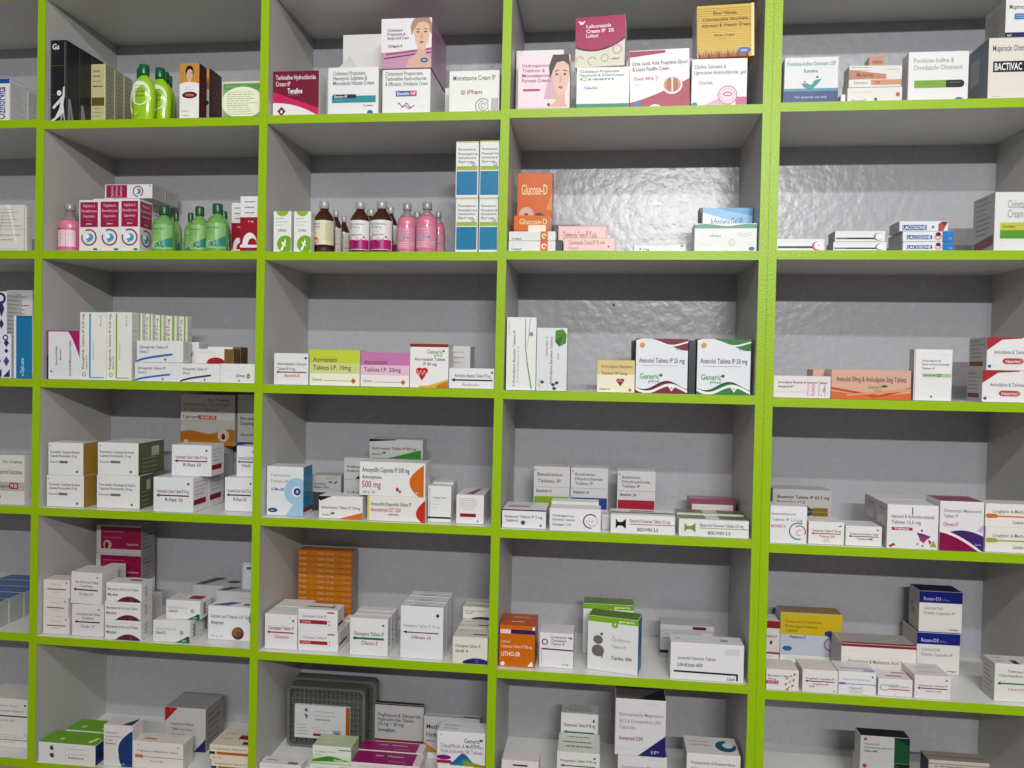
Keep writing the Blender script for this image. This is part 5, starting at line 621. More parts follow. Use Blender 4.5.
ds('oli', '#d9d9dc', [t(.06, .92, .60, .05, 'Olanzapine Tablets IP 10 mg', '#9a989a'), r(.12, .49, .9, .51, '#4c1c24'), p('#4c1c24', .06, .51, .15, .53, .15, .47), t(.26, .72, .38, .055, 'Olimax-10', '#9c4048'), l(.66, .72, .34, .36, 1, G), l(.06, .24, .05, .07, 1, LG)] + cross(.87, .84, '#2c3c4c', .04), None, None, [l(.3, .8, .3, .7, 2, K), r(.2, .05, 1, .12, '#7c3c40')])
ds('olib', '#d6d4c8', [t(.08, .8, .62, .1, 'Olanzapine Tablets IP', G), t(.08, .34, .42, .1, 'Olavin-MD', '#5a6070'), e(.42, .47, .04, .05, '#c88a4a'), l(.5, .7, .42, .46, 1, LG), s('#23276c', .3, 1, cst(0), lambda u: .22 * max(0, 1 - ((u - .70) / .5) ** 2)), o(.7, .1, .04, .03, 0, 360, '#5a60a0')], None, None, [l(.1, .9, .3, .7, 2, LG), r(.55, .25, .95, .4, '#a85c50')])
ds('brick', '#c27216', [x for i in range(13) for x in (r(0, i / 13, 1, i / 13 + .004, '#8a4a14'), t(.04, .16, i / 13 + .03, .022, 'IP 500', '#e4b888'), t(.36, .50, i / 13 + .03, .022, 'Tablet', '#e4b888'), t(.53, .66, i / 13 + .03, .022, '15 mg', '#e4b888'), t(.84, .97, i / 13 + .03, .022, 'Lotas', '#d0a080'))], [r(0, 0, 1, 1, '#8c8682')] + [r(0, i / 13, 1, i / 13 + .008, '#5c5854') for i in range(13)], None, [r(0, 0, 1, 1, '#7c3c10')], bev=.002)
ds('orgo', '#cf6a0c', [r(0, .80, 1, .90, '#34185c'), r(.02, .80, .32, .90, '#e0c8c0'), l(.06, .26, .84, .86, 1, '#c85a18'), t(.06, .30, .58, .05, 'Lithium', '#f0d0b4'), t(.06, .92, .46, .06, 'Carbonate Tablets IP 300 mg', '#f0d8c0'), t(.06, .60, .26, .09, 'LITHO-SR', '#f4e4d4'), l(.4, .58, .18, .2, 1, '#f0d0b4'), e(.1, .07, .05, .05, '#f0d8c8'), p('#f0e0d8', .8, .03, .92, .16, .96, .03), r(.93, .9, 1, .98, '#f0e0d8')], [r(0, 0, 1, 1, '#b04c10')], None, [r(0, 0, 1, 1, '#c4561a'), l(.3, .9, .3, .7, 2, '#f0d0b4')])
ds('escit', '#d8d6d8', [o(.16, .74, .06, .03, 0, 360, '#4a2a5a'), t(.34, .9, .86, .06, 'Escitalopram &', '#5a5060'), t(.34, .8, .76, .06, 'Clonazepam', '#5a5060'), t(.34, .75, .66, .06, 'Tablets IP', '#5a5060'), s('#4a2060', .06, 1, lambda u: .50 + .02 * (1 - u), lambda u: .54 + .02 * (1 - u)), r(.06, .1, .075, .54, '#9a8aa8'), r(.5, .0, .98, .06, W_), t(.68, .86, .08, .05, '10 mg', G), e(.93, .88, .03, .03, K)])
ds('cipro', '#d6d6d6', [r(0, .90, 1, 1, '#7ab01c'), l(.1, .4, .94, .96, 1, '#c8dc98'), t(.62, .92, .93, .035, 'generic', '#e4f0c8'), e(.54, .87, .06, .055, '#7ab01c'), p('#e8f0d8', .52, .9, .56, .9, .54, .85), e(.28, .68, .025, .025, '#3c3a3a'), e(.21, .57, .09, .08, '#6a625e'), e(.21, .37, .115, .11, '#6a625e'), p('#6a625e', .26, .3, .32, .35, .30, .22), t(.48, .86, .58, .05, 'Ciprofloxacin', '#a8a6a6'), t(.48, .76, .45, .05, 'Tablets IP', '#a8a6a6'), t(.48, .88, .24, .055, 'Cipdac 500', '#4a484c'), l(.48, .6, .1, .12, 1, LG), e(.52, .66, .015, .015, '#9a9a9a')], [r(0, 0, 1, 1, '#1c62a8'), l(.2, .8, .2, .9, 14, '#4c8ac8')], None, [r(0, 0, 1, 1, '#5c8414')])
ds('lns', '#d9d8d9', [t(.1, .62, .55, .08, 'Linezolid Injection Tablets', '#6a686c'), t(.1, .44, .36, .09, 'LiN-Kinox 600', '#2c2c30'), s('#1c1c20', .05, .92, lambda u: .20 - .02 * u, lambda u: .25 - .02 * u), r(.90, .04, .925, .22, '#1c1c20'), t(.78, .88, .04, .07, '10x4', K), r(.74, .72, .94, .9, '#c8c8c8'), l(.78, .9, .8, .82, 1, G)], t_=[e(.1, .5, .1, .1, '#b0b0b0'), r(.7, .3, .8, .6, '#9a9a9c')])
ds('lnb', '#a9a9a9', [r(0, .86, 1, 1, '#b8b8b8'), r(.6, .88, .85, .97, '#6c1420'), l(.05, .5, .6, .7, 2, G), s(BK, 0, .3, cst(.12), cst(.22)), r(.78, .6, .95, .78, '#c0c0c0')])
ds('spot', '#d9d1d0', [t(.05, .70, .66, .08, 'Mecobalamin Tablets', K), t(.05, .30, .50, .07, '1500 mcg', K), r(.0, .30, .38, .46, '#b84458'), t(.05, .34, .34, .08, 'MCB-9', '#e8b0b8')] + [e(.60 + .3 * ((i * 37) % 11) / 11, .08 + .8 * ((i * 53) % 17) / 17, .02 + .012 * (i % 3), .02 + .012 * (i % 3), '#a8384c') for i in range(18)])
ds('sarm', '#d9d3d2', arrow('Pregabalin Capsules IP', 'PregaNerv 75', '#3c1a20', '#b0504c', .5, None, .08) + [e(.9, .1, .03, .03, K), t(.2, .35, .22, .09, 'SAF', '#b0504c')])
ds('sarm2', '#d9d3d3', arrow('Gabapentin Tablets IP', 'Gabavin 300', '#1c1a1e', '#c07c84', .46, '#2c3038', .07), None, None, [l(.2, .9, .3, .7, 2, '#c89a9a')])
ds('sblu', '#d8d7d9', [t(.12, .85, .64, .07, 'Pregabalin & Nortriptyline Tablets', '#9a98a0'), r(.0, .46, 1, .49, '#2c72b4'), r(.02, .44, .18, .53, '#2c72b4'), t(.3, .65, .26, .08, 'Pregavin-NT', '#7a7c88'), r(.3, .08, .64, .2, '#c4c8b8'), e(.9, .82, .04, .04, K)], t_=[s('#9aa4c4', .1, 1, cst(.3), cst(.4)), r(.7, .1, 1, .2, '#4a7ab8')])
ds('sclip', '#d9d5d3', [o(.14, .5, .12, .06, 90, 270, '#9ca09c'), r(.14, .62, .6, .68, '#9ca09c'), r(.14, .32, .3, .38, '#9ca09c'), t(.3, .9, .54, .08, 'Gabapentin Tablets IP', '#7a6a6a'), r(.3, .38, .92, .44, '#a85058'), e(.5, .1, .04, .05, '#c8a8a0')], t_=[r(.3, .3, .8, .4, '#b02c38'), r(.55, .7, .95, .8, '#b02c38')])
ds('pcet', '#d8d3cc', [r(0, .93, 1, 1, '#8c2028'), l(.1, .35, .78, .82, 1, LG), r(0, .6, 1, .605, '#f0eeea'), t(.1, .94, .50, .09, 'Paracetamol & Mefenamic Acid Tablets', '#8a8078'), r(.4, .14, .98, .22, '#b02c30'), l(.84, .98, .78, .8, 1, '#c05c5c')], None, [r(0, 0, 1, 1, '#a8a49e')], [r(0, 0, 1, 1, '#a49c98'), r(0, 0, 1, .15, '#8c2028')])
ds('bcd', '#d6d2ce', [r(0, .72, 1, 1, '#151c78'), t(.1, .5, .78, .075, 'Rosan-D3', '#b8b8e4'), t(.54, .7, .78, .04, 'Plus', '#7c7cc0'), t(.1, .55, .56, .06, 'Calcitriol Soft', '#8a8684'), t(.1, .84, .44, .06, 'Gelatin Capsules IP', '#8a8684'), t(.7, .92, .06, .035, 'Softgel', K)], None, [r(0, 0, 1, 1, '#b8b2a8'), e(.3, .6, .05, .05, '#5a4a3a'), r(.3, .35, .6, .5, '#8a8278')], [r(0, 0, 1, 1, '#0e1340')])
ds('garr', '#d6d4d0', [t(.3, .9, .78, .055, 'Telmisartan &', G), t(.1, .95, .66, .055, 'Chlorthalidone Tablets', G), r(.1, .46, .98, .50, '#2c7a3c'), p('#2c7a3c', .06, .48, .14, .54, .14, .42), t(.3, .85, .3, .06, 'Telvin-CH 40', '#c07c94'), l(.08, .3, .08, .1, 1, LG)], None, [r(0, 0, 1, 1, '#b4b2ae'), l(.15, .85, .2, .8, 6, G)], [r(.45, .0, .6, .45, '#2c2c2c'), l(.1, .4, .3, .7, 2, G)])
ds('pan', '#b8bcc6', [r(0, .48, 1, 1, '#d0b41c'), t(.08, .68, .76, .06, 'Pantoprazole & Domperidone', '#8a6c14'), t(.08, .6, .65, .06, 'Prolonged Release', '#8a6c14'), t(.08, .28, .54, .06, 'Tablets', '#8a6c14'), t(.16, .42, .39, .06, 'Pantavin-D', '#2a2a3a'), l(.32, .42, .32, .34, 1, G), e(.12, .14, .11, .06, '#2c6a8c'), p('#2f4878', .72, .58, .82, .62, .90, .42, .84, .3, .8, .46, .72, .5), o(.82, .28, .12, .04, 90, 330, '#b07c98')], [r(0, 0, 1, 1, '#b49018')], None, [r(0, 0, 1, 1, '#8a6c14')])
ds('red2', '#d0ccc8', [r(0, .78, 1, 1, '#8c1c30'), r(0, 0, 1, .05, '#8c1c30'), t(.2, .85, .5, .06, 'Tablets IP', G), e(.5, .34, .04, .06, K), l(.55, .95, .12, .16, 1, '#a04c54')])
# bottom shelf
ds('stk', '#d4d0cc', [t(.2, .82, .76, .055, 'Chlorthalidone Tablets', '#9a9490'), t(.15, .92, .60, .055, 'Hydroxychloroquine Tablets IP', '#7a7678'), r(0, .45, 1, .49, '#2c2c34'), t(.3, .75, .30, .06, 'HCQ-Vin 200', '#a88a8a'), e(.95, .82, .03, .04, K)])
ds('grn', '#d8d6d2', [p('#3c3c3c', .21, .82, .25, .9, .27, .72, .25, .62, .21, .68), p('#3c3c3c', .21, .48, .27, .5, .28, .3, .24, .26, .20, .36), l(.52, .86, .5, .76, 2, LG), t(.52, .8, .28, .09, 'Azithrovin', K), r(.48, .1, .484, .9, LG), r(0, 0, 1, .02, '#e8e8d8')], [r(0, 0, 1, 1, '#14346c')], None, [r(0, 0, 1, 1, '#6cae10'), e(.32, .35, .10, .10, '#d0e4b0'), p('#e8f4d0', .80, .2, .86, .2, .93, .6, .88, .6)])
ds('shel', '#d6cfce', [t(.06, .5, .80, .035, 'Vitamin E', '#6a6068'), t(.06, .62, .71, .035, 'Levocarnitine', '#6a6068'), t(.06, .3, .62, .035, 'Caps', '#6a6068'), t(.06, .44, .53, .04, 'Shelvin-E', K), s(W_, .46, 1, lambda u: .42 - .9 * (u - .46) ** .4, lambda u: .42 + .85 * ((u - .46) / .54) ** .5 * .6), s('#1c3c78', .50, 1, lambda u: max(0, .42 - 1.1 * (u - .5) ** .45), lambda u: .42 + .80 * ((u - .5) / .5) ** .5 * .6), l(.06, .3, .2, .22, 1, '#a87c8c'), l(.06, .35, .12, .14, 1, '#a87c8c'), t(.6, .75, .04, .03, 'I.P.', '#b8c8e0')], side(), None, [p('#2c4068', .6, .1, .95, .1, .95, .9, .9, .9)])
ds('piol', '#d9d3ce', [e(.1, .88, .02, .02, G), t(.08, .90, .62, .07, 'Pioglitazone & Metformin Tablets', '#8a807c'), r(.1, .42, 1, .445, '#c88038'), r(.04, .38, .2, .50, '#c07c2c'), t(.35, .6, .24, .06, 'Piovin-M', '#a89c94'), e(.9, .85, .03, .03, G)], None, None, [r(.15, .3, .4, .45, '#c08850'), l(.3, .9, .6, .8, 1, LG)])
ds('pio2', '#d6ccb8', [t(.1, .9, .72, .1, 'Pioglitazone Tablets IP', '#7a7460'), r(.18, .38, 1, .56, '#b8601c'), r(.0, .38, .14, .56, '#1c3c3c'), t(.1, .3, .1, .1, 'P-15', '#8a8474')], None, [r(0, 0, 1, 1, '#2c3c3c')], [r(.55, .4, 1, .65, '#8c1428'), r(.75, .1, 1, .25, '#4c2434'), l(.1, .5, .4, .7, 2, LG)])
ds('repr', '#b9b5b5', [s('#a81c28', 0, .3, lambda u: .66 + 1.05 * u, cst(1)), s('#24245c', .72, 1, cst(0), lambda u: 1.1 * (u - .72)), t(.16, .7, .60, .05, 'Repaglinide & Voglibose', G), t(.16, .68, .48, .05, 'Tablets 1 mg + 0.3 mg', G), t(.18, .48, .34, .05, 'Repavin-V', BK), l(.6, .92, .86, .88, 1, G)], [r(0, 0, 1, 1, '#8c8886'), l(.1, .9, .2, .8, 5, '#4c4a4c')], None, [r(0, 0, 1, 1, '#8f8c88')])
ds('wtop', '#d6d3d2', [l(.1, .8, .6, .8, 2, LG)], None, None, [r(.1, .45, .38, .55, '#b8404c'), r(.66, .08, .90, .38, '#6c6c6c'), l(.5, .75, .6, .7, 1, LG)])
ds('ggen', '#c8d4b4', [r(0, .42, 1, 1, '#d4d8cc'), t(.05, .6, .62, .09, 'Teneligliptin Tablets', '#a8888c'), t(.05, .22, .44, .09, '20 mg', '#a8888c'), s('#3f8a2c', 0, 1, lambda u: .06 + .12 * u, lambda u: .20 + .22 * sin(u * 3 + .2) ** 2), t(.55, .80, .16, .11, 'Generic', '#d8e8c8'), r(.68, .78, 1, .84, '#5a6a4c')], [r(0, 0, 1, 1, '#a8b890')], None, [r(0, 0, 1, 1, '#b4c49c'), l(.2, .6, .3, .7, 2, '#dce4cc')])
ds('cpk', '#c4c4c4', [r(.93, 0, 1, 1, '#a8561c'), p('#4a3c58', .17, .85, .23, .92, .24, .78), p('#2c8a6a', .17, .75, .25, .7, .22, .56), l(.38, .85, .7, .82, 2, '#8c8c8c'), t(.38, .64, .56, .05, 'Lesuride-25', BK), l(.04, .28, .12, .4, 4, '#8c8c8c'), r(.34, .08, .58, .16, '#8c1c28'), l(.34, .6, .22, .34, 3, '#9a8484'), r(.7, .1, .84, .28, '#8c8c8c'), r(.74, .12, .80, .2, '#3c3c44')])
ds('magt', '#d8ccd0', [l(.1, .8, .6, .8, 2, LG)], None, None, [r(0, 0, .9, 1, '#9c1466'), t(.3, .42, .6, .14, 'mv', '#e8c8dc'), t(.48, .72, .6, .12, 'Metavin', '#e8c8dc'), t(.52, .78, .2, .1, 'Tablets', '#d88ab4')])
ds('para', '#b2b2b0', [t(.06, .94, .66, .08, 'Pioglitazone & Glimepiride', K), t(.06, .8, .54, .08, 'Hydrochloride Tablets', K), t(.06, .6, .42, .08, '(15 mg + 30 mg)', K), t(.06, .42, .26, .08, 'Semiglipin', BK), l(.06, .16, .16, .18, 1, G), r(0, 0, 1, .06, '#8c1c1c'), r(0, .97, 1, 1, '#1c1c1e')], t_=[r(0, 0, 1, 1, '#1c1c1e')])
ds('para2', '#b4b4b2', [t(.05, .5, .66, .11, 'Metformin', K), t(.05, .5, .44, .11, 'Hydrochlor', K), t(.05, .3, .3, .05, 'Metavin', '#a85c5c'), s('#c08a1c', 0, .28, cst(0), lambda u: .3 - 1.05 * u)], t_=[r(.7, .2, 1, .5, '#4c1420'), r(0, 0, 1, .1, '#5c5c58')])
ds('cigs', '#d8d6da', [e(.08, .9, .02, .02, '#c88a4c')] + generic(.56, .88, .70, .12, '#4c5c3c') + [t(.08, .94, .54, .10, 'Dapagliflozin & Metformin', '#8a8498'), t(.08, .94, .38, .10, 'Hydrochloride ER Tablets', '#8a8498'), e(.14, .24, .22, .07, '#6c1c6c'), r(0, .06, .3, .16, '#a81c4c'), s('#2c5c9c', .28, .8, lambda u: .02 + .1 * (u - .28), lambda u: .10 + .28 * sin((u - .28) * 6) ** 2), s('#1c8a8a', .35, .8, cst(.02), lambda u: .04 + .2 * sin((u - .35) * 6.5) ** 2), s('#8a9a2c', .55, 1, cst(.02), lambda u: .06 + .28 * max(0, 1 - u)), s('#b8782c', .75, 1, cst(0), lambda u: .12 * (u - .7) + .04)], t_=[l(.1, .5, .3, .6, 2, K)])
ds('smr', '#d8d0cf', [r(.3, .82, .7, .88, '#4c1c20'), l(.1, .9, .92, .95, 1, LG), l(.1, .9, .5, .7, 3, LG)])
ds('gar5', '#d4d2ce', [t(.08, .92, .76, .055, 'Pantoprazole Tablets IP 40 mg', K), r(.14, .64, .9, .67, '#2c7a2c'), p('#2c7a2c', .08, .655, .16, .70, .16, .61), t(.28, .6, .52, .05, 'Pantavin', K), e(.8, .54, .03, .03, K)] + cross(.88, .88, K, .03), t_=[l(.2, .9, .3, .8, 2, '#7c9c6c'), r(.1, .5, .8, .55, '#3c7a2c')])
ds('esom', '#cfccce', [t(.08, .95, .70, .055, 'Esomeprazole Magnesium', '#8a868a'), t(.08, .9, .58, .055, '(EC) & Domperidone (SR)', '#8a868a'), t(.08, .4, .47, .055, 'Capsules', '#8a868a'), t(.08, .56, .27, .06, 'Someraid DSR', '#7c3c44'), l(.6, .92, .90, .92, 1, G), l(.08, .34, .09, .11, 1, K), p('#231a64', .46, .0, 1, .0, 1, .38), t(.72, .88, .05, .05, 'IP', '#a8a4d8')], [r(0, 0, 1, 1, '#6c6a70')], None, [r(0, 0, 1, 1, '#5a5654'), p(BK, .45, 0, 1, 0, 1, .8)])
ds('nbo', '#d6d3d0', [t(.08, .9, .80, .05, 'Pantoprazole & Domperidone', G), t(.08, .8, .68, .05, 'Capsules IP', G)], None, None, [e(.78, .5, .28, .32, '#1f5f74'), e(.82, .55, .14, .15, '#d6d3d0'), r(.8, .55, .95, .8, '#d6d3d0'), l(.08, .5, .5, .7, 2, G)])
ds('ddg', '#b4b2b2', [r(.69, 0, 1, 1, '#0c4a26'), p('#0e1c14', .69, 1, 1, 1, 1, .7), e(.10, .88, .06, .06, '#a83c3c'), t(.07, .38, .66, .06, 'Vitamin D3', G), t(.07, .64, .52, .06, 'Cholecalciferol', G), t(.07, .36, .38, .07, 'Calvin-60K', BK), l(.1, .3, .14, .16, 1, G)], [r(0, 0, 1, 1, '#0c3c20')], None, [r(0, 0, 1, 1, '#0e1c14')])
ds('lowr', '#b8b2a8', [r(0, .9, 1, .93, '#8c8478'), l(.1, .9, .6, .85, 2, G)], None, [r(0, 0, 1, 1, '#34345c')], [r(0, 0, 1, 1, '#8c8078'), r(0, .4, 1, .5, '#7c4c44')])

# ------------------------------------------------------------------ cartons
MESHCACHE = {}
def carton(it):
    kind, dz, x, y, z, w, d, h, yaw, roll, label, group, row, flap, nm = it
    root = empty(nm, (x, y, z + (abs(sin(radians(roll))) * w / 2 if roll else 0)), (0, radians(-roll), radians(yaw)))
    tag(root, label, 'medicine box', group or None)
    key = (dz, round(w, 4), round(d, 3), round(h, 4), row)
    if key in MESHCACHE:
        for src in MESHCACHE[key]:
            c = src.copy(); COL.objects.link(c); c.parent = root
        return root
    A = D[dz]; M = Mesh(); base = card(A['b']); bev = A['bev']
    M.box(-w / 2, w / 2, 0, d, 0, h, base, min(bev, w * .2, h * .2, d * .2), 2 if bev > .001 else 1)
    e0 = .00005
    top_on_flap = row >= 3
    draw(M, A['f'], lambda u, v, o_: (-w / 2 + u * w, -o_ + e0, v * h), w, h)
    draw(M, A['r'], lambda u, v, o_: (w / 2 + o_ - e0, u * d, v * h), d, h)
    draw(M, A['l'], lambda u, v, o_: (-w / 2 - o_ + e0, (1 - u) * d, v * h), d, h)
    if not top_on_flap: draw(M, A['t'], lambda u, v, o_: (-w / 2 + u * w, v * d, h + o_ - e0), w, d)
    body = M.build('carton_body', root); parts = [body]
    if bev < .001:
        F_ = Mesh(); th = .0004
        if top_on_flap:      # lid flap, tucked behind the front panel
            F_.box(-w / 2 + .0008, w / 2 - .0008, .0006, d - .0012, h, h + th, base, .0002)
            draw(F_, A['t'], lambda u, v, o_: (-w / 2 + .001 + u * (w - .002), .001 + v * (d - .003), h + th + o_ - e0), w, d)
            parts.append(F_.build('lid_flap', root))
        else:                # end flap on the side panel that faces the viewer
            sgn = 1 if x < .05 else -1
            xs = sgn * w / 2
            m2 = card('#cfcdcb') if A['b'] > '#c' else base
            hasart = any(q[0] == 'r' and q[1:5] == (0, 0, 1, 1) for q in A['r' if sgn > 0 else 'l'])
            if not hasart:
                F_.box(min(xs, xs + sgn * .0003), max(xs, xs + sgn * .0003), .0012, d - .001, h * .06, h * .97, m2, .0001)
                draw(F_, A['r' if sgn > 0 else 'l'], (lambda u, v, o_: (w / 2 + .0003 + o_, u * d, v * h)) if sgn > 0 else (lambda u, v, o_: (-w / 2 - .0003 - o_, (1 - u) * d, v * h)), d, h)
                parts.append(F_.build('end_flap', root))
    if flap == 'up':        # torn lid standing open
        F_ = Mesh(); a = card('#b9b7b4')
        F_.add([(-w * .32, d * .2, h), (w * .06, d * .35, h), (-w * .10, d * .3, h + .028), (-w * .32, d * .2 + .0006, h), (w * .06, d * .35 + .0006, h), (-w * .10, d * .3 + .0006, h + .028)], [(0, 1, 2), (5, 4, 3), (0, 3, 4, 1), (1, 4, 5, 2), (2, 5, 3, 0)], a)
        parts.append(F_.build('open_flap', root))
    if len(parts) == 0: parts = [body]
    MESHCACHE[key] = parts
    return root

def tray(it):
    kind, dz, x, y, z, w, d, h, yaw, roll, label, group, row, flap, nm = it
    root = empty('plastic_tray', (x, y, z)); tag(root, label, 'tray')
    m = mat('#55554f', .3, .5, bump=.3, bscale=50); m2 = mat('#64645e', .3)
    M = Mesh()
    # rounded back sheet
    def rr(x0, x1, z0, z1, rad, n=5):
        pts = []
        for cx, cz, a0 in ((x1 - rad, z1 - rad, 0), (x0 + rad, z1 - rad, 90), (x0 + rad, z0 + rad, 180), (x1 - rad, z0 + rad, 270)):
            for k in range(n + 1): t_ = radians(a0 + 90 * k / n); pts.append((cx + rad * cos(t_), cz + rad * sin(t_)))
        return pts
    def slab(P, y0, y1, mm):
        n = len(P); vs = [(a, y0, b) for a, b in P] + [(a, y1, b) for a, b in P]
        M.add(vs, [list(range(n))] + [list(range(2 * n - 1, n - 1, -1))] + [(i, i + n, (i + 1) % n + n, (i + 1) % n) for i in range(n)], mm)
    def frame(P, Q, y0, y1, mm):
        n = len(P); vs = [(a, y0, b) for a, b in P] + [(a, y0, b) for a, b in Q] + [(a, y1, b) for a, b in P] + [(a, y1, b) for a, b in Q]
        fs = []
        for i in range(n):
            j = (i + 1) % n
            fs += [(i, j, n + j, n + i), (i, 2 * n + i, 2 * n + j, j), (n + i, n + j, 3 * n + j, 3 * n + i), (2 * n + i, 3 * n + i, 3 * n + j, 2 * n + j)]
        M.add(vs, fs, mm)
    slab(rr(-w / 2, w / 2, 0, h, .012), d * .55, d, m)
    frame(rr(-w / 2, w / 2, 0, h, .012), rr(-w / 2 + .006, w / 2 - .006, .006, h - .006, .010), 0, d * .55, m2)
    body = M.build('tray_shell', root)
    R = Mesh()
    n = 16
    for i in range(1, n):
        xx = -w / 2 + .007 + (w - .014) * i / n
        R.box(xx - .0009, xx + .0009, d * .25, d * .55, .007, h - .007, m2)
    for i in range(1, 10):
        zz = .007 + (h - .014) * i / 10
        R.box(-w / 2 + .007, w / 2 - .007, d * .3, d * .5, zz - .0009, zz + .0009, m2)
    R.build('rib_grid', root)
    if dz == 'tray':
        K_ = Mesh(); cx0, cx1, cz0, cz1 = -w / 2 + .10 * w, -w / 2 + .81 * w, h * .16, h * .70
        K_.box(cx0, cx1, -.0012, d * .24, cz0, cz1, card(D['cpk']['b']), .0006)
        draw(K_, D['cpk']['f'], lambda u, v, o_: (cx0 + u * (cx1 - cx0), -.0012 - o_ + .00005, cz0 + v * (cz1 - cz0)), cx1 - cx0, cz1 - cz0)
        tag(K_.build('title_card', root), 'white title card with an orange right edge')
    return root

# ------------------------------------------------------------------ bottles
def lathe(M, prof, m, sx=1, sy=1, n=28, cx=0, cy=0):
    vs = []; fs = []
    for (rr, zz) in prof:
        for k in range(n): a = 2 * pi * k / n; vs.append((cx + rr * sx * cos(a), cy + rr * sy * sin(a), zz))
    for i in range(len(prof) - 1):
        for k in range(n): fs.append((i * n + k, i * n + (k + 1) % n, (i + 1) * n + (k + 1) % n, (i + 1) * n + k))
    fs.append(list(range(n - 1, -1, -1))); fs.append([(len(prof) - 1) * n + k for k in range(n)])
    M.add(vs, fs, m, True)
def cyl_map(R, sy, z0, z1, a0=-1.2, a1=1.2):
    def P(u, v, o_):
        a = -pi / 2 + a0 + (a1 - a0) * u
        return ((R + o_) * cos(a), (R + o_) * sin(a) * sy, z0 + (z1 - z0) * v)
    return P
BMATS = {}
def bottle(it):
    kind, dz, x, y, z, w, d, h, yaw, roll, label, group, row, flap, nm = it
    R = w / 2
    names = {'shampoo': 'shampoo_bottle', 'greenb': 'gel_bottle', 'pinkb': 'syrup_bottle', 'pink': 'lotion_bottle'}
    root = empty(names.get(dz, 'syrup_bottle'), (x, y, z)); tag(root, label, 'bottle', group or None)
    B_ = Mesh(); C_ = Mesh(); L_ = Mesh()
    if dz == 'shampoo':
        m = mat('#94c20c', .18, .5, coat=.4)
        capz = h * .82
        prof = [(R * .80, 0), (R * .86, h * .03), (R * .95, h * .25), (R, h * .42), (R * .98, h * .55), (R * .85, h * .67), (R * .58, h * .76), (R * .36, h * .80), (R * .34, capz)]
        lathe(B_, prof, m, 1, .6)
        lathe(C_, [(R * .40, capz), (R * .42, capz + h * .02), (R * .40, h * .98), (R * .36, h)], mat('#0c5a34', .25))
        P = cyl_map(R * 1.0, .6, h * .26, h * .70, -.95, .95)
        draw(L_, [e(.5, .5, .42, .48, '#dfe6cc'), l(.28, .72, .68, .8, 2, G), t(.26, .74, .52, .09, 'ALOE VERA', '#4a6a50'), t(.30, .70, .36, .09, 'Shampoo', '#4a6a50'), l(.34, .66, .16, .26, 2, G)], P, R * 1.9, h * .44, .0008, True)
        draw(L_, [e(.3, .5, .35, .3, '#a8e020'), l(.35, .65, .5, .6, 1, '#e4f4c0')], cyl_map(R * .99, .6, h * .06, h * .2, -.9, .9), R * 1.8, h * .14, .0008, True)
    elif dz == 'greenb':
        m = mat('#7cb45c', .15, .5, trans=.25, coat=.5)
        capz = h * .80
        prof = [(R * .94, 0), (R, h * .02), (R, h * .56), (R * .93, h * .64), (R * .70, h * .71), (R * .42, h * .76), (R * .36, capz)]
        lathe(B_, prof, m)
        C_m = mat('#1c5430', .3)
        lathe(C_, [(R * .44, capz), (R * .46, capz + .002), (R * .46, h * .97), (R * .40, h)], C_m)
        P = cyl_map(R, 1, h * .06, h * .58)
        draw(L_, [r(0, 0, 1, 1, '#8cc070'), s('#2c8a78', .45, 1, lambda u: .1, lambda u: .25 + .5 * (u - .45)), e(.4, .18, .2, .15, '#cfe4c4'), t(.25, .7, .78, .08, 'Aloe Gel', '#2c5a3c'), l(.25, .75, .6, .68, 2, '#3c6a4c'), p('#2c7a68', .3, .12, .42, .26, .5, .2, .42, .1), e(.66, .1, .06, .04, '#3c5a44')], P, R * 2.4, h * .52, .0006, True)
    elif dz in ('pinkb', 'pink'):
        m = mat('#dc7c98' if dz == 'pink' else '#e0849c', .15, .5, trans=.15, coat=.5)
        gl = mat('#b8a4a8', .12, .5, trans=.5)
        sh = h * .68 if dz == 'pink' else h * .62
        prof = [(R * .93, 0), (R, h * .02), (R, sh - h * .08), (R * .92, sh), (R * .78, sh + h * .04)]
        lathe(B_, prof, m)
        lathe(B_, [(R * .78, sh + h * .04), (R * .5, sh + h * .10), (R * .36, sh + h * .13), (R * .34, h * .87)], gl)
        lathe(C_, [(R * .44, h * .86), (R * .46, h * .87), (R * .46, h * .98), (R * .40, h)], mat('#8f8d8a', .28, .9))
        P = cyl_map(R, 1, h * .08, h * .50)
        if dz == 'pink': art = [r(.02, 0, .98, 1, '#d88ca4'), l(.1, .8, .76, .9, 2, '#f0d4dc'), r(.12, .45, .62, .58, '#c8b8d0'), t(.14, .6, .47, .09, 'CALA-DERM', '#34305c'), p('#34305c', .62, .45, .7, .52, .62, .58), l(.1, .6, .1, .3, 3, '#f4e4e8'), e(.85, .25, .12, .1, '#b8a8a0')]
        else: art = [r(.0, 0, 1, 1, '#d86c8c'), r(.2, .1, .95, .88, '#e4ccd2'), l(.28, .9, .2, .8, 8, '#b098a0'), r(0, .9, .4, .96, '#a81c54')]
        draw(L_, art, P, R * 2.4, h * .42, .0006, True)
    else:
        m = mat('#42150c', .08, .5, trans=.15, coat=.6)
        prof = [(R * .94, 0), (R, h * .015), (R, h * .60), (R * .95, h * .66), (R * .78, h * .73), (R * .52, h * .80), (R * .36, h * .85), (R * .33, h * .87)]
        lathe(B_, prof, m)
        lathe(C_, [(R * .42, h * .86), (R * .44, h * .865), (R * .44, h * .985), (R * .40, h)], mat('#a09e98', .28, .9))
        z0 = .17 if dz == 'amberO' else .05
        P = cyl_map(R, 1, h * z0, h * .62, -1.35, 1.35)
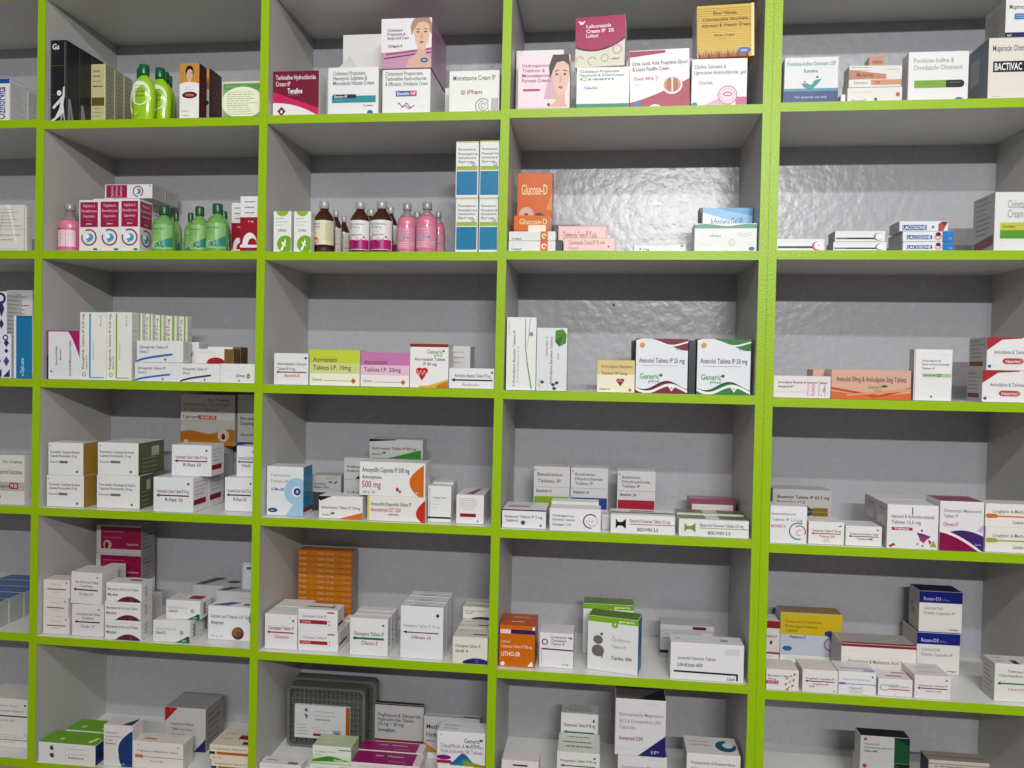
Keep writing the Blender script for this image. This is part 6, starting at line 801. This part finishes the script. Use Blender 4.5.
        if dz == 'amberO': art = [r(0, 0, 1, 1, '#d4d0bc'), r(.55, 0, 1, 1, '#c8c8a0'), t(.14, .5, .82, .07, 'Multivitamin', G), t(.14, .48, .70, .07, 'Syrup', G), l(.14, .5, .5, .62, 2, LG), e(.24, .2, .18, .18, '#d87820'), e(.34, .16, .14, .14, '#c8601c'), e(.2, .36, .07, .05, '#e8b060'), l(.6, .9, .2, .85, 9, '#9a9878')]
        elif dz == 'amberM': art = [r(0, 0, 1, 1, '#d4d2d0'), t(.2, .74, .84, .06, 'Cyproheptadine', G), t(.2, .6, .73, .06, 'HCl Syrup', G), l(.2, .7, .6, .66, 2, LG), t(.24, .68, .48, .06, 'Cyprovin', K), r(.04, .02, .96, .34, '#b01c70'), e(.5, .38, .07, .07, '#d8b4c8'), p('#b01c70', .1, .34, .2, .5, .3, .34), p('#b01c70', .62, .34, .74, .48, .84, .34), r(.4, .08, .62, .3, '#8c1458')]
        else: art = [r(0, 0, 1, 1, '#c8c4b8'), l(.1, .9, .1, .9, 9, G)]
        draw(L_, art, P, R * 2.7, h * (.62 - z0), .0006, True)
    B_.build('bottle_body', root); C_.build('cap', root); L_.build('paper_label', root)
    return root

for it in ITEMS:
    if it[0] == 'b' and it[1] in ('shampoo', 'greenb', 'pinkb', 'pink', 'amberO', 'amberP', 'amberM'): bottle(it)
    elif it[14] == 'tray': tray(it)
    else: carton(it)

# ------------------------------------------------------------------ shelving
XV, TL, TW, TW4, ZS, DZ, DEP = CAB['xv'], CAB['tl'], CAB['w'], CAB['w4'], CAB['z'], CAB['dz'], CAB['D']
ZO = CAB['cam'][2]
TH = .018
green = mat('#8fb200', .36, .3, bump=.14, bscale=200)
white = mat('#dcdcd7', .3, .5, bump=.06, bscale=30)
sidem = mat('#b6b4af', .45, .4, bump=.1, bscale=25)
backm = mat('#a7a6aa', .27, .42, bump=.32, bscale=46)
ZB, ZT = .08, 2.62
def vxx(k, z): return XV[k] + TL[k] * (z - ZO)
def prism(x0b, x1b, x0t, x1t, y0, y1, z0, z1, m, M=None):
    M = M or Mesh()
    M.add([(x0b, y0, z0), (x1b, y0, z0), (x1b, y1, z0), (x0b, y1, z0), (x0t, y0, z1), (x1t, y0, z1), (x1t, y1, z1), (x0t, y1, z1)],
          [(3, 2, 1, 0), (4, 5, 6, 7), (0, 1, 5, 4), (1, 2, 6, 5), (2, 3, 7, 6), (3, 0, 4, 7)], m)
    return M
LEFTX = XV[0] - .535
def unit(label, uprights, cells):
    root = empty('shelving_unit', (uprights[0][0](ZB), 0, 0)); inv = -Vector(root.location)
    tag(root, label, 'shelving')
    def put(M, name, parent=None):
        o_ = M.build(name, parent or root)
        if not parent: o_.location = inv
        return o_
    for f0, f1 in uprights:
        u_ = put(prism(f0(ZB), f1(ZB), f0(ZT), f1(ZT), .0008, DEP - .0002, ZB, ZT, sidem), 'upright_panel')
        put(prism(f0(ZB) - .0002, f1(ZB) + .0002, f0(ZT) - .0002, f1(ZT) + .0002, -.0008, .0008, ZB, ZT, green), 'edge_strip', u_)
    for f0, f1, c in cells:
        zs = [(ZT, 0)] + [(ZS[j] + (DZ[j - 1][c] if j and c is not None and c < 5 else 0), j) for j in range(7)] + [(.38, 8), (ZB + TH, 9)]
        for zz, j in zs:
            M = prism(f0(zz) + .0003, f1(zz) - .0003, f0(zz) + .0003, f1(zz) - .0003, .0008, DEP - .0002, zz - TH, zz, white)
            s_ = put(M, 'shelf_board')
            put(prism(f0(zz) + .0003, f1(zz) - .0003, f0(zz) + .0003, f1(zz) - .0003, -.0006, .0008, zz - TH - .0002, zz + .0002, green), 'edge_strip', s_)
    xa = uprights[0][0](1); xb = uprights[-1][1](1)
    M = Mesh(); M.box(xa, xb, DEP, DEP + .006, ZB, ZT, backm); put(M, 'back_panel')
    M = Mesh(); M.box(xa, xb, .03, .045, 0, ZB, sidem); put(M, 'plinth')
    return root
V = lambda k, off=0: (lambda z: vxx(k, z) + off)
V0 = lambda z: LEFTX
unit('left lime green edged shelving unit with four bays of medicines', [(V0, lambda z: LEFTX + TW), (V(0), V(0, TW)), (V(1), V(1, TW)), (V(2), V(2, TW)), (V(3), V(3, TW4 / 2))],
     [(lambda z: LEFTX + TW, V(0), 0), (V(0, TW), V(1), 1), (V(1, TW), V(2), 2), (V(2, TW), V(3), 3)])
V6 = lambda z: XV[4] + .553
unit('right lime green edged shelving unit beyond the double upright', [(V(3, TW4 / 2), V(3, TW4)), (V(4), V(4, TW)), (V6, lambda z: XV[4] + .571)],
     [(V(3, TW4), V(4), 4), (V(4, TW), V6, None)])

M = Mesh(); lathe(M, [(.0028, 0), (.0022, .001), (.0008, .0018)], mat('#5a2c12', .7))
nail = M.build('nail_head'); nail.rotation_euler = (radians(90), 0, 0); nail.location = (0.0252, DEP - .0002, 1.5971)
tag(nail, 'tiny rusty nail head in the back panel above the tall sideways cartons', 'nail')

# ------------------------------------------------------------------ room
def slab(name, a, b, m):
    M = Mesh(); M.box(a[0], b[0], a[1], b[1], a[2], b[2], m); o_ = M.build(name); tag(o_, None, None, None, 'structure'); return o_
wallm = mat('#cfccc6', .8, .2, bump=.1, bscale=20)
def tilemat():
    m = bpy.data.materials.new('floor_tiles'); m.use_nodes = True; nt = m.node_tree; p_ = nt.nodes['Principled BSDF']
    b = nt.nodes.new('ShaderNodeTexBrick'); b.offset = 0; b.inputs['Scale'].default_value = 1.6; b.inputs['Brick Width'].default_value = 1; b.inputs['Row Height'].default_value = 1
    b.inputs['Mortar Size'].default_value = .006
    b.inputs['Color1'].default_value = rgb('#8a847a'); b.inputs['Color2'].default_value = rgb('#847e74'); b.inputs['Mortar'].default_value = rgb('#605a52')
    tc = nt.nodes.new('ShaderNodeTexCoord'); nt.links.new(tc.outputs['Object'], b.inputs['Vector']); nt.links.new(b.outputs['Color'], p_.inputs['Base Color'])
    p_.inputs['Roughness'].default_value = .3
    return m
slab('floor', (-4, -6, -.1), (4, .5, 0), tilemat())
slab('ceiling', (-4, -6, 2.95), (4, .5, 3.05), wallm)
slab('wall_back', (-4, DEP + .012, 0), (4, DEP + .12, 2.95), wallm)

# ------------------------------------------------------------------ light
def area(name, loc, sx, sy, power, col=(1, 1, 1)):
    L = bpy.data.lights.new(name, 'AREA'); L.shape = 'RECTANGLE'; L.size = sx; L.size_y = sy; L.energy = power; L.color = col
    o_ = bpy.data.objects.new(name, L); COL.objects.link(o_); o_.location = loc
    d_ = Vector((0, .0, ZO)) - Vector(loc); d_.x = 0
    o_.rotation_euler = d_.to_track_quat('-Z', 'Y').to_euler()
    return o_
area('tube_light_far', (.6, -3.84, 1.16 + ZO), 1.2, .04, 88)
area('tube_light_near', (.2, -2.1, 1.377 + ZO), 2.4, .04, 27)
Wd = bpy.data.worlds.new('room_glow'); S.world = Wd; Wd.use_nodes = True
bg = Wd.node_tree.nodes['Background']; bg.inputs['Color'].default_value = (.95, .97, 1, 1); bg.inputs['Strength'].default_value = .24

# ------------------------------------------------------------------ camera
cd = bpy.data.cameras.new('camera'); cam = bpy.data.objects.new('camera', cd); COL.objects.link(cam)
cam.location = CAB['cam']; cam.rotation_mode = 'XYZ'; cam.rotation_euler = CAB['rot']
cd.sensor_width = 36; cd.lens = CAB['f'] / 1024 * 36; cd.clip_start = .05
S.camera = cam
S.view_settings.view_transform = 'Standard'; S.view_settings.look = 'None'; S.view_settings.gamma = 1; S.view_settings.use_curve_mapping = False
S.view_settings.exposure = 0
